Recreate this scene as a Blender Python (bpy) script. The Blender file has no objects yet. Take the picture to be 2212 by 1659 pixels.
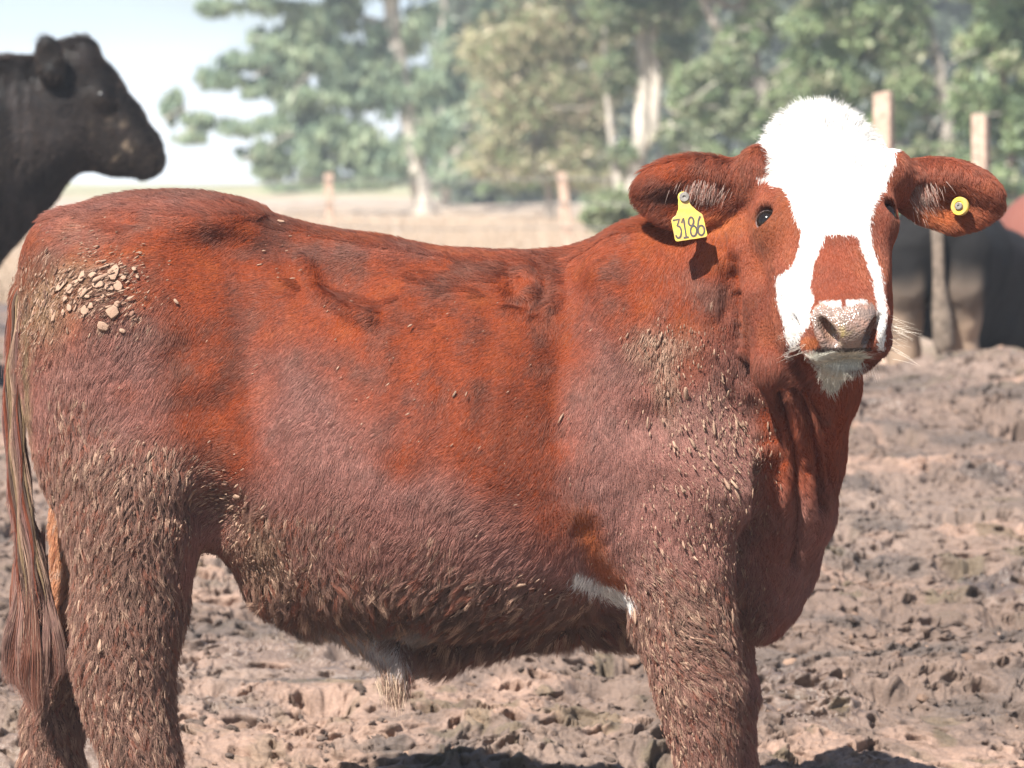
import bpy, bmesh, math, random, time
import numpy as np
from mathutils import Vector, Matrix, Quaternion
T0 = time.time()
R = math.radians
scene = bpy.context.scene
COL = scene.collection
rng = np.random.default_rng(7)
random.seed(7)

# ------------------------------------------------------------------ camera
CAM_Y, CAM_H, FPX = -6.25, 1.29, 7500.0          # FPX: focal length for a 2212 px wide frame
PITCH = math.atan(409.5 / FPX)
cam_d = bpy.data.cameras.new('camera')
cam = bpy.data.objects.new('camera', cam_d); COL.objects.link(cam)
cam.location = (0, CAM_Y, CAM_H)
cam.rotation_euler = (math.pi / 2 - PITCH, 0, 0)
cam_d.sensor_width = 36.0
cam_d.lens = FPX / 2212 * 36.0
cam_d.clip_start = 0.1; cam_d.clip_end = 3000
cam_d.dof.use_dof = True
cam_d.dof.focus_distance = 6.08
cam_d.dof.aperture_fstop = 6.2
scene.camera = cam

# ------------------------------------------------------------------ world and sun
SUN_AZ, SUN_EL = R(33), R(50)                     # to the left of and behind the camera
SUN = Vector((-math.sin(SUN_AZ) * math.cos(SUN_EL), -math.cos(SUN_AZ) * math.cos(SUN_EL), math.sin(SUN_EL)))
world = bpy.data.worlds.new('World'); scene.world = world
world.use_nodes = True
wt = world.node_tree; wt.nodes.clear()
w_out = wt.nodes.new('ShaderNodeOutputWorld'); w_bg = wt.nodes.new('ShaderNodeBackground')
sky = wt.nodes.new('ShaderNodeTexSky'); sky.sky_type = 'NISHITA'; sky.sun_disc = False
sky.sun_elevation = SUN_EL; sky.sun_rotation = math.atan2(SUN.x, SUN.y)
sky.air_density = 1.0; sky.dust_density = 0.4; sky.ozone_density = 1.0
w_bg.inputs['Strength'].default_value = 0.05
# thin bright cloud over the blue, by view direction
w_tc = wt.nodes.new('ShaderNodeTexCoord'); w_map = wt.nodes.new('ShaderNodeMapping')
w_map.inputs['Scale'].default_value = (3, 3, 12.0); w_map.inputs['Location'].default_value = (.35, 0, .2)
w_n = wt.nodes.new('ShaderNodeTexNoise'); w_n.inputs['Scale'].default_value = 2.2; w_n.inputs['Detail'].default_value = 6
w_r = wt.nodes.new('ShaderNodeValToRGB'); w_r.color_ramp.elements[0].position = .30; w_r.color_ramp.elements[1].position = .50
w_mix = wt.nodes.new('ShaderNodeMix'); w_mix.data_type = 'RGBA'
w_sky = wt.nodes.new('ShaderNodeValToRGB'); w_sky.color_ramp.elements[0].position = .022; w_sky.color_ramp.elements[1].position = .060      # whiter towards the horizon
w_sky.color_ramp.elements[0].color = (13, 13.8, 14.2, 1); w_sky.color_ramp.elements[1].color = (6.0, 7.9, 9.2, 1)
w_sep = wt.nodes.new('ShaderNodeSeparateXYZ'); w_low = wt.nodes.new('ShaderNodeMapRange')      # the cloud bank stands low over the horizon
w_low.inputs['From Min'].default_value = .06; w_low.inputs['From Max'].default_value = .14
w_low.inputs['To Min'].default_value = 1.0; w_low.inputs['To Max'].default_value = .02
w_mul = wt.nodes.new('ShaderNodeMath'); w_mul.operation = 'MULTIPLY'
wt.links.new(w_tc.outputs['Generated'], w_sep.inputs[0]); wt.links.new(w_sep.outputs['Z'], w_low.inputs['Value'])
wt.links.new(w_sep.outputs['Z'], w_sky.inputs[0]); wt.links.new(w_sky.outputs[0], w_mix.inputs['B'])
w_az = wt.nodes.new('ShaderNodeMapRange'); w_az.inputs['From Min'].default_value = .25; w_az.inputs['From Max'].default_value = .75; w_az.inputs['To Min'].default_value = .05
w_m2 = wt.nodes.new('ShaderNodeMath'); w_m2.operation = 'MULTIPLY'
wt.links.new(w_sep.outputs['Y'], w_az.inputs['Value']); wt.links.new(w_low.outputs[0], w_m2.inputs[0]); wt.links.new(w_az.outputs[0], w_m2.inputs[1]); wt.links.new(w_m2.outputs[0], w_mul.inputs[1])
wt.links.new(w_tc.outputs['Generated'], w_map.inputs[0]); wt.links.new(w_map.outputs[0], w_n.inputs['Vector'])
wt.links.new(w_n.outputs['Fac'], w_r.inputs[0]); wt.links.new(w_r.outputs[0], w_mul.inputs[0]); wt.links.new(w_mul.outputs[0], w_mix.inputs['Factor'])
wt.links.new(sky.outputs[0], w_mix.inputs['A']); wt.links.new(w_mix.outputs['Result'], w_bg.inputs['Color'])
wt.links.new(w_bg.outputs[0], w_out.inputs['Surface'])

sun_d = bpy.data.lights.new('sun', 'SUN'); sun_o = bpy.data.objects.new('sun', sun_d); COL.objects.link(sun_o)
sun_d.energy = 4.8; sun_d.angle = R(0.5); sun_d.color = (1.0, .955, .89)
sun_o.rotation_euler = SUN.to_track_quat('Z', 'Y').to_euler(); sun_o.location = (-4, -6, 8)

vs = scene.view_settings
scene.display_settings.display_device = 'sRGB'
vs.view_transform = 'Standard'; vs.look = 'None'; vs.exposure = 1.33; vs.gamma = 1.0
try: vs.use_curve_mapping = False
except Exception: pass
scene.cycles.use_denoising = True
scene.cycles.max_bounces = 8; scene.cycles.transparent_max_bounces = 8
scene.cycles_curves.shape = 'RIBBONS'

# ------------------------------------------------------------------ helpers
def P(px, py, Y=0.0):
    """a point of the steer's world: photograph position (2212 px wide) at depth Y"""
    px = np.asarray(px, float); py = np.asarray(py, float)
    x = (px - 1106) / FPX; y = (829.5 - py) / FPX
    c, s = math.cos(PITCH), math.sin(PITCH)
    t = (Y - CAM_Y) / (c + y * s)
    return np.stack(np.broadcast_arrays(t * x, np.asarray(Y, float) + 0 * t, CAM_H + t * (-s + y * c)), -1)

def Q(p):
    """back again: world points to photograph positions"""
    p = np.asarray(p, float)
    c, s = math.cos(PITCH), math.sin(PITCH)
    dy = p[..., 1] - CAM_Y; dz = p[..., 2] - CAM_H
    f = dy * c - dz * s; u = dy * s + dz * c
    return 1106 + FPX * p[..., 0] / f, 829.5 - FPX * u / f

def sm(a, b, x):
    t = np.clip((x - a) / (b - a), 0, 1); return t * t * (3 - 2 * t)

def hsh(i, j, k, seed):
    h = (i.astype(np.int64) * 374761393 + j.astype(np.int64) * 668265263 + k.astype(np.int64) * 2147483647 + seed * 1274126177) & 0xffffffff
    h = ((h ^ (h >> 13)) * 1274126177) & 0xffffffff
    h = ((h ^ (h >> 16)) * 2246822519) & 0xffffffff
    return ((h ^ (h >> 15)) & 0xffffff) / float(0xffffff)

def noise3(p, scale, seed=0):
    q = np.asarray(p) * scale
    f = np.floor(q); t = q - f; t = t * t * (3 - 2 * t); f = f.astype(np.int64)
    r = 0
    for a in (0, 1):
        for b in (0, 1):
            for c in (0, 1):
                w = (t[..., 0] if a else 1 - t[..., 0]) * (t[..., 1] if b else 1 - t[..., 1]) * (t[..., 2] if c else 1 - t[..., 2])
                r = r + w * hsh(f[..., 0] + a, f[..., 1] + b, f[..., 2] + c, seed)
    return r * 2 - 1

def fbm(p, scale, octs=4, seed=0, gain=.5):
    r = 0; a = 1; tot = 0
    for o in range(octs):
        r = r + a * noise3(p, scale * 2.03 ** o, seed + o * 17); tot += a; a *= gain
    return r / tot

def noise2(x, y, seed=0):
    fx = np.floor(x); fy = np.floor(y); tx = x - fx; ty = y - fy
    tx = tx * tx * (3 - 2 * tx); ty = ty * ty * (3 - 2 * ty)
    i = fx.astype(np.int64); j = fy.astype(np.int64); z = np.zeros_like(i)
    a = hsh(i, j, z, seed); b = hsh(i + 1, j, z, seed); c = hsh(i, j + 1, z, seed); d = hsh(i + 1, j + 1, z, seed)
    return ((a * (1 - tx) + b * tx) * (1 - ty) + (c * (1 - tx) + d * tx) * ty) * 2 - 1

def worley2(x, y, seed=0):
    """distance to the nearest two jittered cell points, and the nearest one's own random value"""
    fx = np.floor(x).astype(np.int64); fy = np.floor(y).astype(np.int64)
    d1 = np.full(x.shape, 9.0); d2 = np.full(x.shape, 9.0); idv = np.zeros(x.shape)
    for a in (-1, 0, 1):
        for b in (-1, 0, 1):
            i = fx + a; j = fy + b; z = np.zeros_like(i)
            dx = i + hsh(i, j, z, seed) - x; dy = j + hsh(i, j, z, seed + 5) - y
            d = np.sqrt(dx * dx + dy * dy); v = hsh(i, j, z, seed + 9)
            closer = d < d1
            d2 = np.where(closer, d1, np.minimum(d2, d)); idv = np.where(closer, v, idv); d1 = np.where(closer, d, d1)
    return d1, d2, idv

def mesh_np(name, verts, faces, mat=None, parent=None, smooth=True, colors=None):
    verts = np.asarray(verts, np.float32); faces = np.asarray(faces, np.int32)
    me = bpy.data.meshes.new(name)
    n = faces.shape[1]
    me.vertices.add(len(verts)); me.vertices.foreach_set('co', verts.ravel())
    me.loops.add(faces.size); me.loops.foreach_set('vertex_index', faces.ravel())
    me.polygons.add(len(faces)); me.polygons.foreach_set('loop_start', np.arange(0, faces.size, n, dtype=np.int32))
    if smooth: me.polygons.foreach_set('use_smooth', np.ones(len(faces), bool))
    me.update(calc_edges=True)
    if colors is not None:
        for an, c in colors.items():
            c = np.asarray(c, np.float32)
            if c.ndim == 1:
                at = me.attributes.new(an, 'FLOAT', 'POINT'); at.data.foreach_set('value', c)
            else:
                at = me.color_attributes.new(an, 'FLOAT_COLOR', 'POINT')
                if c.shape[1] == 3: c = np.concatenate([c, np.ones((len(c), 1), np.float32)], 1)
                at.data.foreach_set('color', c.ravel())
    if mat: me.materials.append(mat)
    o = bpy.data.objects.new(name, me); COL.objects.link(o)
    if parent: o.parent = parent
    return o

def bm_obj(name, bm, mat=None, parent=None, smooth=True):
    me = bpy.data.meshes.new(name); bm.normal_update(); bm.to_mesh(me); bm.free()
    if smooth:
        for p in me.polygons: p.use_smooth = True
    if mat: me.materials.append(mat)
    o = bpy.data.objects.new(name, me); COL.objects.link(o)
    if parent: o.parent = parent
    return o

def empty(name, loc=(0, 0, 0)):
    o = bpy.data.objects.new(name, None); COL.objects.link(o); o.location = loc; o.empty_display_size = .1
    return o

def tag(o, label=None, cat=None, group=None, kind=None):
    if label: o['label'] = label
    if cat: o['category'] = cat
    if group: o['group'] = group
    if kind: o['kind'] = kind
    return o

def keep_parent(o, root):
    """parent o under root without moving it (root has only a location)"""
    o.parent = root; o.matrix_parent_inverse = Matrix.Translation(root.location).inverted()

def nodes(name):
    m = bpy.data.materials.new(name); m.use_nodes = True
    nt = m.node_tree; b = nt.nodes['Principled BSDF']
    return m, nt, b

def add_node(nt, typ, **kw):
    n = nt.nodes.new(typ)
    for k, v in kw.items():
        if k in n.inputs.keys(): n.inputs[k].default_value = v
        else: setattr(n, k, v)
    return n

def simple_mat(name, col, rough=.7, bump=0.0, scale=80, var=.25, metal=0.0):
    m, nt, b = nodes(name)
    tc = add_node(nt, 'ShaderNodeTexCoord'); n = add_node(nt, 'ShaderNodeTexNoise', Scale=scale, Detail=6.0)
    nt.links.new(tc.outputs['Object'], n.inputs['Vector'])
    r = add_node(nt, 'ShaderNodeValToRGB')
    r.color_ramp.elements[0].position = .3; r.color_ramp.elements[1].position = .7
    r.color_ramp.elements[0].color = tuple(c * (1 - var) for c in col) + (1,)
    r.color_ramp.elements[1].color = tuple(min(1, c * (1 + var)) for c in col) + (1,)
    nt.links.new(n.outputs['Fac'], r.inputs[0]); nt.links.new(r.outputs[0], b.inputs['Base Color'])
    b.inputs['Roughness'].default_value = rough; b.inputs['Metallic'].default_value = metal
    if bump:
        bp = add_node(nt, 'ShaderNodeBump', Strength=bump, Distance=.01)
        nt.links.new(n.outputs['Fac'], bp.inputs['Height']); nt.links.new(bp.outputs[0], b.inputs['Normal'])
    return m

def attr_mat(name, attr='Col', rough=.8, spec=.3, bump=.0, bscale=300, sheen=0.0, gain=1.0):
    m, nt, b = nodes(name)
    a = add_node(nt, 'ShaderNodeAttribute', attribute_name=attr)
    nt.links.new(a.outputs['Color'], b.inputs['Base Color'])
    b.inputs['Roughness'].default_value = rough; b.inputs['Specular IOR Level'].default_value = spec
    if bump:
        tc = add_node(nt, 'ShaderNodeTexCoord'); n = add_node(nt, 'ShaderNodeTexNoise', Scale=bscale, Detail=4.0)
        nt.links.new(tc.outputs['Object'], n.inputs['Vector'])
        bp = add_node(nt, 'ShaderNodeBump', Strength=bump, Distance=.004)
        nt.links.new(n.outputs['Fac'], bp.inputs['Height']); nt.links.new(bp.outputs[0], b.inputs['Normal'])
    return m

def hair_mat(name, rough=.35, spec=.22):
    """coat hair: a diffuse body with a glossy lengthwise highlight, colour from each hair"""
    m = bpy.data.materials.new(name); m.use_nodes = True; nt = m.node_tree; nt.nodes.clear()
    out = nt.nodes.new('ShaderNodeOutputMaterial')
    a = add_node(nt, 'ShaderNodeAttribute', attribute_name='Col')
    d = nt.nodes.new('ShaderNodeBsdfDiffuse'); tr = nt.nodes.new('ShaderNodeBsdfTranslucent')
    h = nt.nodes.new('ShaderNodeBsdfHair'); h.component = 'Reflection'
    h.inputs['RoughnessU'].default_value = rough; h.inputs['RoughnessV'].default_value = .9
    h.inputs['Color'].default_value = (1, .76, .64, 1)
    m1 = add_node(nt, 'ShaderNodeMixShader'); m1.inputs[0].default_value = .14
    m2 = add_node(nt, 'ShaderNodeMixShader')
    g = add_node(nt, 'ShaderNodeAttribute', attribute_name='gloss')
    mu = add_node(nt, 'ShaderNodeMath', operation='MULTIPLY'); mu.inputs[1].default_value = spec
    nt.links.new(g.outputs['Fac'], mu.inputs[0]); nt.links.new(mu.outputs[0], m2.inputs[0])
    nt.links.new(a.outputs['Color'], d.inputs['Color']); nt.links.new(a.outputs['Color'], tr.inputs['Color'])
    nt.links.new(d.outputs[0], m1.inputs[1]); nt.links.new(tr.outputs[0], m1.inputs[2])
    nt.links.new(m1.outputs[0], m2.inputs[1]); nt.links.new(h.outputs[0], m2.inputs[2])
    nt.links.new(m2.outputs[0], out.inputs['Surface'])
    return m

def hair_obj(name, pts, rad, cols, gloss, mat, parent=None):
    """pts (n, k, 3); rad (n,) or (n, k) metres; one colour a hair"""
    n, k = pts.shape[:2]
    hc = bpy.data.hair_curves.new(name)
    hc.add_curves([k] * n)
    hc.attributes['position'].data.foreach_set('vector', pts.astype(np.float32).ravel())
    ra = hc.attributes.get('radius') or hc.attributes.new('radius', 'FLOAT', 'POINT')
    rad = np.asarray(rad, np.float32)
    if rad.ndim == 1: rad = rad[:, None] * np.linspace(1, .15, k)[None, :]
    ra.data.foreach_set('value', rad.astype(np.float32).ravel())
    ca = hc.attributes.new('Col', 'FLOAT_COLOR', 'CURVE')
    c4 = np.concatenate([np.clip(cols, 0, 1), np.ones((n, 1))], 1).astype(np.float32); ca.data.foreach_set('color', c4.ravel())
    ga = hc.attributes.new('gloss', 'FLOAT', 'CURVE'); ga.data.foreach_set('value', np.broadcast_to(np.asarray(gloss, np.float32), (n,)).copy())
    hc.materials.append(mat)
    o = bpy.data.objects.new(name, hc); COL.objects.link(o)
    if parent: o.parent = parent
    return o

# ------------------------------------------------------------------ solid shapes grown from a distance field
class Field:
    def __init__(s, xs, ys, zs):
        s.xs, s.ys, s.zs = (np.asarray(a, np.float32) for a in (xs, ys, zs))
        s.f = np.full((len(s.xs), len(s.ys), len(s.zs)), .5, np.float32)
    def box(s, lo, hi):
        sl = []
        for ax, a, b in zip((s.xs, s.ys, s.zs), lo, hi):
            i = max(0, np.searchsorted(ax, a) - 1); j = min(len(ax), np.searchsorted(ax, b) + 1)
            if j <= i: return None
            sl.append(slice(i, j))
        return tuple(sl)
    def grid(s, sl):
        return s.xs[sl[0]][:, None, None], s.ys[sl[1]][None, :, None], s.zs[sl[2]][None, None, :]
    def put(s, sl, d, k, op='add'):
        a = s.f[sl]
        if op == 'add':
            h = np.maximum(k - np.abs(a - d), 0) / k; s.f[sl] = np.minimum(a, d) - h * h * k * .25
        else:
            d = -d; h = np.maximum(k - np.abs(a - d), 0) / k; s.f[sl] = np.maximum(a, d) + h * h * k * .25
    def ell(s, c, r, M=None, k=.04, op='add'):
        """ellipsoid, centre c, radii r, axes = rows of M"""
        c = np.asarray(c, float); r = np.asarray(r, float)
        M = np.eye(3) if M is None else np.asarray(M, float)
        ext = np.sqrt(((M * r[:, None]) ** 2).sum(0)) + k + .01
        sl = s.box(c - ext, c + ext)
        if sl is None: return
        X, Y, Z = s.grid(sl); X = X - c[0]; Y = Y - c[1]; Z = Z - c[2]
        q = [(M[i, 0] * X + M[i, 1] * Y + M[i, 2] * Z) for i in range(3)]
        k0 = np.sqrt(sum((q[i] / r[i]) ** 2 for i in range(3)))
        k1 = np.sqrt(sum((q[i] / r[i] ** 2) ** 2 for i in range(3)))
        d = np.where(k1 > 1e-6, k0 * (k0 - 1) / np.maximum(k1, 1e-6), -r.min())
        s.put(sl, d.astype(np.float32), k, op)
    def cone(s, a, b, ra, rb, k=.03, op='add', flat=None):
        """round cone from a to b; flat=(axis unit vector, factor) squashes it across that axis"""
        a = np.asarray(a, float); b = np.asarray(b, float)
        m = max(ra, rb) * (1 if flat is None else max(1, flat[1])) + k + .01
        sl = s.box(np.minimum(a, b) - m, np.maximum(a, b) + m)
        if sl is None: return
        X, Y, Z = s.grid(sl); ab = b - a; L2 = float(ab @ ab)
        px, py, pz = X - a[0], Y - a[1], Z - a[2]
        t = np.clip((px * ab[0] + py * ab[1] + pz * ab[2]) / L2, 0, 1)
        dx, dy, dz = px - t * ab[0], py - t * ab[1], pz - t * ab[2]
        if flat is not None:
            u, f = np.asarray(flat[0], float), flat[1]; w = dx * u[0] + dy * u[1] + dz * u[2]
            g = 1 / f - 1; dx = dx + w * g * u[0]; dy = dy + w * g * u[1]; dz = dz + w * g * u[2]
        d = np.sqrt(dx * dx + dy * dy + dz * dz) - (ra + (rb - ra) * t)
        s.put(sl, d.astype(np.float32), k, op)
    def chain(s, pts, rs, k=.03, op='add', flat=None):
        for i in range(len(pts) - 1): s.cone(pts[i], pts[i + 1], rs[i], rs[i + 1], k, op, flat)
    def mesh(s, smooth=2):
        f = s.f; ins = f < 0
        cnt = np.zeros(tuple(n - 1 for n in f.shape), np.uint8)
        S = (slice(None, -1), slice(1, None))
        for a in (0, 1):
            for b in (0, 1):
                for c in (0, 1): cnt += ins[S[a], S[b], S[c]]
        act = (cnt > 0) & (cnt < 8)
        idx = np.full(cnt.shape, -1, np.int32); I, J, K = np.nonzero(act); idx[I, J, K] = np.arange(len(I))
        acc = np.zeros((len(I), 3)); num = np.zeros(len(I))
        co = [(a, b, c) for a in (0, 1) for b in (0, 1) for c in (0, 1)]
        for p in co:
            for ax in range(3):
                if p[ax]: continue
                q = list(p); q[ax] = 1
                fa = f[I + p[0], J + p[1], K + p[2]]; fb = f[I + q[0], J + q[1], K + q[2]]
                cr = (fa < 0) != (fb < 0); t = np.where(cr, fa / np.where(cr, fa - fb, 1), 0)
                A = np.stack([s.xs[I + p[0]], s.ys[J + p[1]], s.zs[K + p[2]]], 1); B = np.stack([s.xs[I + q[0]], s.ys[J + q[1]], s.zs[K + q[2]]], 1)
                acc += np.where(cr[:, None], A + (B - A) * t[:, None], 0); num += cr
        v = acc / num[:, None]
        quads = []
        for ax in range(3):
            o = [a for a in range(3) if a != ax]
            lo = [slice(1, -1)] * 3; lo[ax] = slice(0, -1); hi = list(lo); hi[ax] = slice(1, None)
            a = ins[tuple(lo)]; b = ins[tuple(hi)]
            e = np.nonzero(a != b); flip = a[e]
            g = list(e); g[o[0]] = g[o[0]] + 1; g[o[1]] = g[o[1]] + 1
            def cell(d0, d1):
                h = list(g); h[o[0]] = h[o[0]] + d0; h[o[1]] = h[o[1]] + d1; return idx[h[0], h[1], h[2]]
            q = np.stack([cell(-1, -1), cell(0, -1), cell(0, 0), cell(-1, 0)], 1)
            if ax == 1: flip = ~flip
            q = np.where(flip[:, None], q, q[:, ::-1]); quads.append(q)
        F = np.concatenate(quads); F = F[(F >= 0).all(1)]
        for _ in range(smooth): v = laplace(v, F, .5)
        return v, F

def laplace(v, F, lam):
    a = np.concatenate([F[:, 0], F[:, 1], F[:, 2], F[:, 3]]); b = np.concatenate([F[:, 1], F[:, 2], F[:, 3], F[:, 0]])
    n = len(v); c = np.bincount(a, minlength=n) + np.bincount(b, minlength=n)
    m = np.stack([np.bincount(a, v[b, i], n) + np.bincount(b, v[a, i], n) for i in range(3)], 1) / np.maximum(c, 1)[:, None]
    return v + lam * (m - v)

def spread(val, F, it):
    """average a per-vertex value over its neighbours"""
    a = np.concatenate([F[:, 0], F[:, 1], F[:, 2], F[:, 3]]); b = np.concatenate([F[:, 1], F[:, 2], F[:, 3], F[:, 0]])
    n = len(val); c = np.maximum(np.bincount(a, minlength=n) + np.bincount(b, minlength=n), 1)
    for _ in range(it): val = .5 * val + .5 * (np.bincount(a, val[b], n) + np.bincount(b, val[a], n)) / c
    return val

def vnormals(v, F):
    n = np.cross(v[F[:, 2]] - v[F[:, 0]], v[F[:, 3]] - v[F[:, 1]])
    r = np.stack([sum(np.bincount(F[:, k], n[:, i], len(v)) for k in range(4)) for i in range(3)], 1)
    return r / np.maximum(np.linalg.norm(r, axis=1, keepdims=True), 1e-12)

def axis_steps(pieces):
    """[(from, to, step), ...] -> increasing coordinates"""
    r = []
    for a, b, d in pieces: n = max(1, int(round((b - a) / d))); r += list(a + (b - a) * np.arange(n) / n)
    return np.array(r + [pieces[-1][1]])

def sample_surface(v, F, N, w, n, seed):
    """N points on the quads, face chance = area x w(vertex); returns points, normals, base vertex"""
    g = np.random.default_rng(seed)
    T = np.concatenate([F[:, [0, 1, 2]], F[:, [0, 2, 3]]])
    ar = np.linalg.norm(np.cross(v[T[:, 1]] - v[T[:, 0]], v[T[:, 2]] - v[T[:, 0]]), axis=1) * w[T].mean(1)
    cs = np.cumsum(ar); t = T[np.searchsorted(cs, g.random(N) * cs[-1]).clip(0, len(T) - 1)]
    r1 = np.sqrt(g.random(N))[:, None]; r2 = g.random(N)[:, None]
    A, B, C = 1 - r1, r1 * (1 - r2), r1 * r2
    p = A * v[t[:, 0]] + B * v[t[:, 1]] + C * v[t[:, 2]]
    nn = A * n[t[:, 0]] + B * n[t[:, 1]] + C * n[t[:, 2]]; nn /= np.linalg.norm(nn, axis=1, keepdims=True)
    return p, nn, t[:, 0]

def norm(a): return a / np.maximum(np.linalg.norm(a, axis=-1, keepdims=True), 1e-9)
# ================================================================== the steer: body grown from one field
def pxr(r, Y): return r * (Y - CAM_Y) / FPX
def chain_px(fl, L, k=.03, op='add', flat=None):
    """L: (px, py, Y, radius in px)"""
    fl.chain([P(a, b, c) for a, b, c, _ in L], [pxr(r, c) for _, _, c, r in L], k, op, flat)

TAU, PSI, ROLL = R(40), R(4), R(3)
HU = np.array([math.cos(PSI), math.sin(PSI), 0])
HV = np.array([math.sin(TAU) * math.sin(PSI), -math.sin(TAU) * math.cos(PSI), -math.cos(TAU)])
HW = np.array([math.cos(TAU) * math.sin(PSI), -math.cos(TAU) * math.cos(PSI), math.sin(TAU)])
HM = np.stack([HU, HV, HW]) @ np.array([[math.cos(ROLL), 0, math.sin(ROLL)], [0, 1, 0], [-math.sin(ROLL), 0, math.cos(ROLL)]])
HU, HV, HW = HM; HO = P(1796, 438, -.335)
def hp(u, v, w): return HO + u * HU + v * HV + w * HW
def rotm(base, deg):
    """rows of base turned by deg about its third axis"""
    c, s = math.cos(R(deg)), math.sin(R(deg)); return np.stack([c * base[0] + s * base[1], -s * base[0] + c * base[1], base[2]])

def hoof(fl, p, r=.045):
    fl.cone(p + np.array([.01, 0, .05]), p + np.array([.03, 0, -.005]), r * .85, r * 1.05, .02)

EARS = []
def build_steer():
    fl = Field(axis_steps([(-.96, .20, .0085), (.20, .90, .004)]),
               axis_steps([(-.66, -.10, .004), (-.10, .42, .0085)]),
               axis_steps([(-.03, .93, .0085), (.93, 1.46, .004)]))
    # trunk: lofted from the back line, the belly line and the half-width
    st = np.array([(64, 640, 900, .07), (84, 570, 980, .12), (112, 506, 1060, .165), (152, 460, 1100, .19), (210, 432, 1120, .21), (300, 421, 1130, .225),
                   (430, 428, 1140, .235), (520, 448, 1175, .245), (570, 461, 1245, .252), (620, 474, 1295, .262), (670, 486, 1330, .275), (720, 497, 1352, .285), (830, 514, 1372, .30),
                   (930, 535, 1374, .302), (1030, 541, 1366, .298), (1130, 544, 1350, .285), (1230, 538, 1335, .268), (1330, 512, 1328, .250),
                   (1430, 486, 1310, .232), (1530, 470, 1220, .195), (1600, 520, 1080, .15), (1650, 600, 980, .10)], float)
    xs = (st[:, 0] - 1106) * (6.25 / FPX); tz = P(st[:, 0], st[:, 1], 0)[:, 2]; bz = P(st[:, 0], st[:, 2], -.02)[:, 2]
    sl = fl.box((xs[0] - .05, -.42, .3), (xs[-1] + .05, .42, 1.42))
    X, Y, Z = fl.grid(sl); x1 = X[:, 0, 0]
    def ip(v):
        g = np.linspace(xs[0], xs[-1], 400); a = np.interp(g, xs, v); ker = np.hanning(25); ker /= ker.sum()
        a = np.convolve(np.pad(a, 12, mode='edge'), ker, 'valid'); return np.interp(x1, g, a)[:, None, None]
    T, B, W = ip(tz), ip(bz), ip(st[:, 3]); zc = B + (T - B) * .47; hz = np.where(Z > zc, T - zc, zc - B)
    zn = (Z - zc) / hz
    Wz = W * (1 - .10 * np.clip(zn, -1, 1)) * np.where(zn > 0, 1 - .10 * zn ** 2, 1)
    a = np.abs(Y / Wz); b = np.abs(zn)
    rr = (a ** 2.25 + b ** 2.25) ** (1 / 2.25)
    d = (rr - 1) * np.minimum(W, (T - B) * .5) * .9
    endd = np.maximum(xs[0] - X, X - xs[-1]) + 0 * d; h = .06
    hh = np.maximum(h - np.abs(d - endd), 0) / h; d = np.maximum(d, endd) + hh * hh * h * .25
    fl.put(sl, d.astype(np.float32), .02)
    for sgn in (-1, 1):                                          # haunch, hip bones, shoulder
        y = lambda v: v * -sgn * -1 * -1 if False else v * sgn
        fl.ell(P(280, 800, 0) + [0, .115 * sgn, 0], (.172, .125, .26), k=.07)
        fl.ell(P(330, 985, 0) + [0, .13 * sgn, 0], (.13, .10, .17), k=.07)
        fl.ell(P(430, 480, 0) + [0, .10 * sgn, 0], (.08, .07, .02), k=.07)
        fl.ell(P(140, 570, 0) + [0, .08 * sgn, 0], (.07, .06, .09), k=.06)
        fl.ell(P(1420, 800, 0) + [0, .13 * sgn, 0], (.15, .11, .27), rotm(np.eye(3)[[0, 2, 1]], 8)[[0, 2, 1]], k=.07)
        fl.ell(P(1500, 1010, 0) + [0, .15 * sgn, 0], (.148, .095, .125), k=.06)
        fl.ell(P(1440, 1130, 0) + [0, .165 * sgn, 0], (.10, .08, .12), k=.05)
    # legs (nearer pair first)
    N, Fr = -.155, .14
    chain_px(fl, [(300, 1040, N, 158), (290, 1130, N, 140), (290, 1220, N, 116), (279, 1324, N, 110), (268, 1427, N, 99), (275, 1510, N, 86), (291, 1580, N, 76), (309, 1650, N, 68), (322, 1720, N, 60)], .035)
    chain_px(fl, [(322, 1720, N, 56), (345, 1800, N, 42), (352, 1930, N, 40), (356, 1975, N, 52)], .03); hoof(fl, P(356, 1985, N))
    chain_px(fl, [(250, 1000, Fr, 150), (225, 1150, Fr, 105), (190, 1290, Fr, 78), (140, 1430, Fr, 68), (118, 1560, Fr, 58), (110, 1660, Fr, 58), (118, 1760, Fr, 40), (122, 1880, Fr, 38), (126, 1920, Fr, 46)], .03)
    hoof(fl, P(126, 1925, Fr))
    chain_px(fl, [(1450, 1120, N, 122), (1470, 1230, N, 108), (1478, 1340, N, 97), (1498, 1420, N, 90), (1513, 1500, N, 84), (1524, 1580, N, 67), (1527, 1650, N, 52), (1530, 1700, N, 56), (1534, 1790, N, 38), (1536, 1920, N, 38), (1540, 1965, N, 50)], .035)
    hoof(fl, P(1545, 1975, N))
    chain_px(fl, [(1500, 1140, Fr, 100), (1530, 1280, Fr, 84), (1545, 1400, Fr, 72), (1576, 1500, Fr, 60), (1578, 1600, Fr, 48), (1578, 1660, Fr, 50), (1558, 1760, Fr, 36), (1560, 1880, Fr, 36), (1564, 1910, Fr, 46)], .03)
    hoof(fl, P(1568, 1915, Fr))
    # flank fold, sheath, elbow skin
    chain_px(fl, [(470, 1060, -.14, 60), (520, 1125, -.12, 62), (600, 1235, -.08, 66), (680, 1300, -.06, 60)], .05)
    chain_px(fl, [(780, 1352, -.08, 40), (838, 1400, -.11, 30), (862, 1442, -.12, 22), (862, 1470, -.12, 13)], .03)
    chain_px(fl, [(870, 1390, .03, 46), (950, 1400, .05, 44), (1060, 1368, .06, 40), (1200, 1345, .06, 40), (1390, 1350, .05, 46)], .03)
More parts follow.
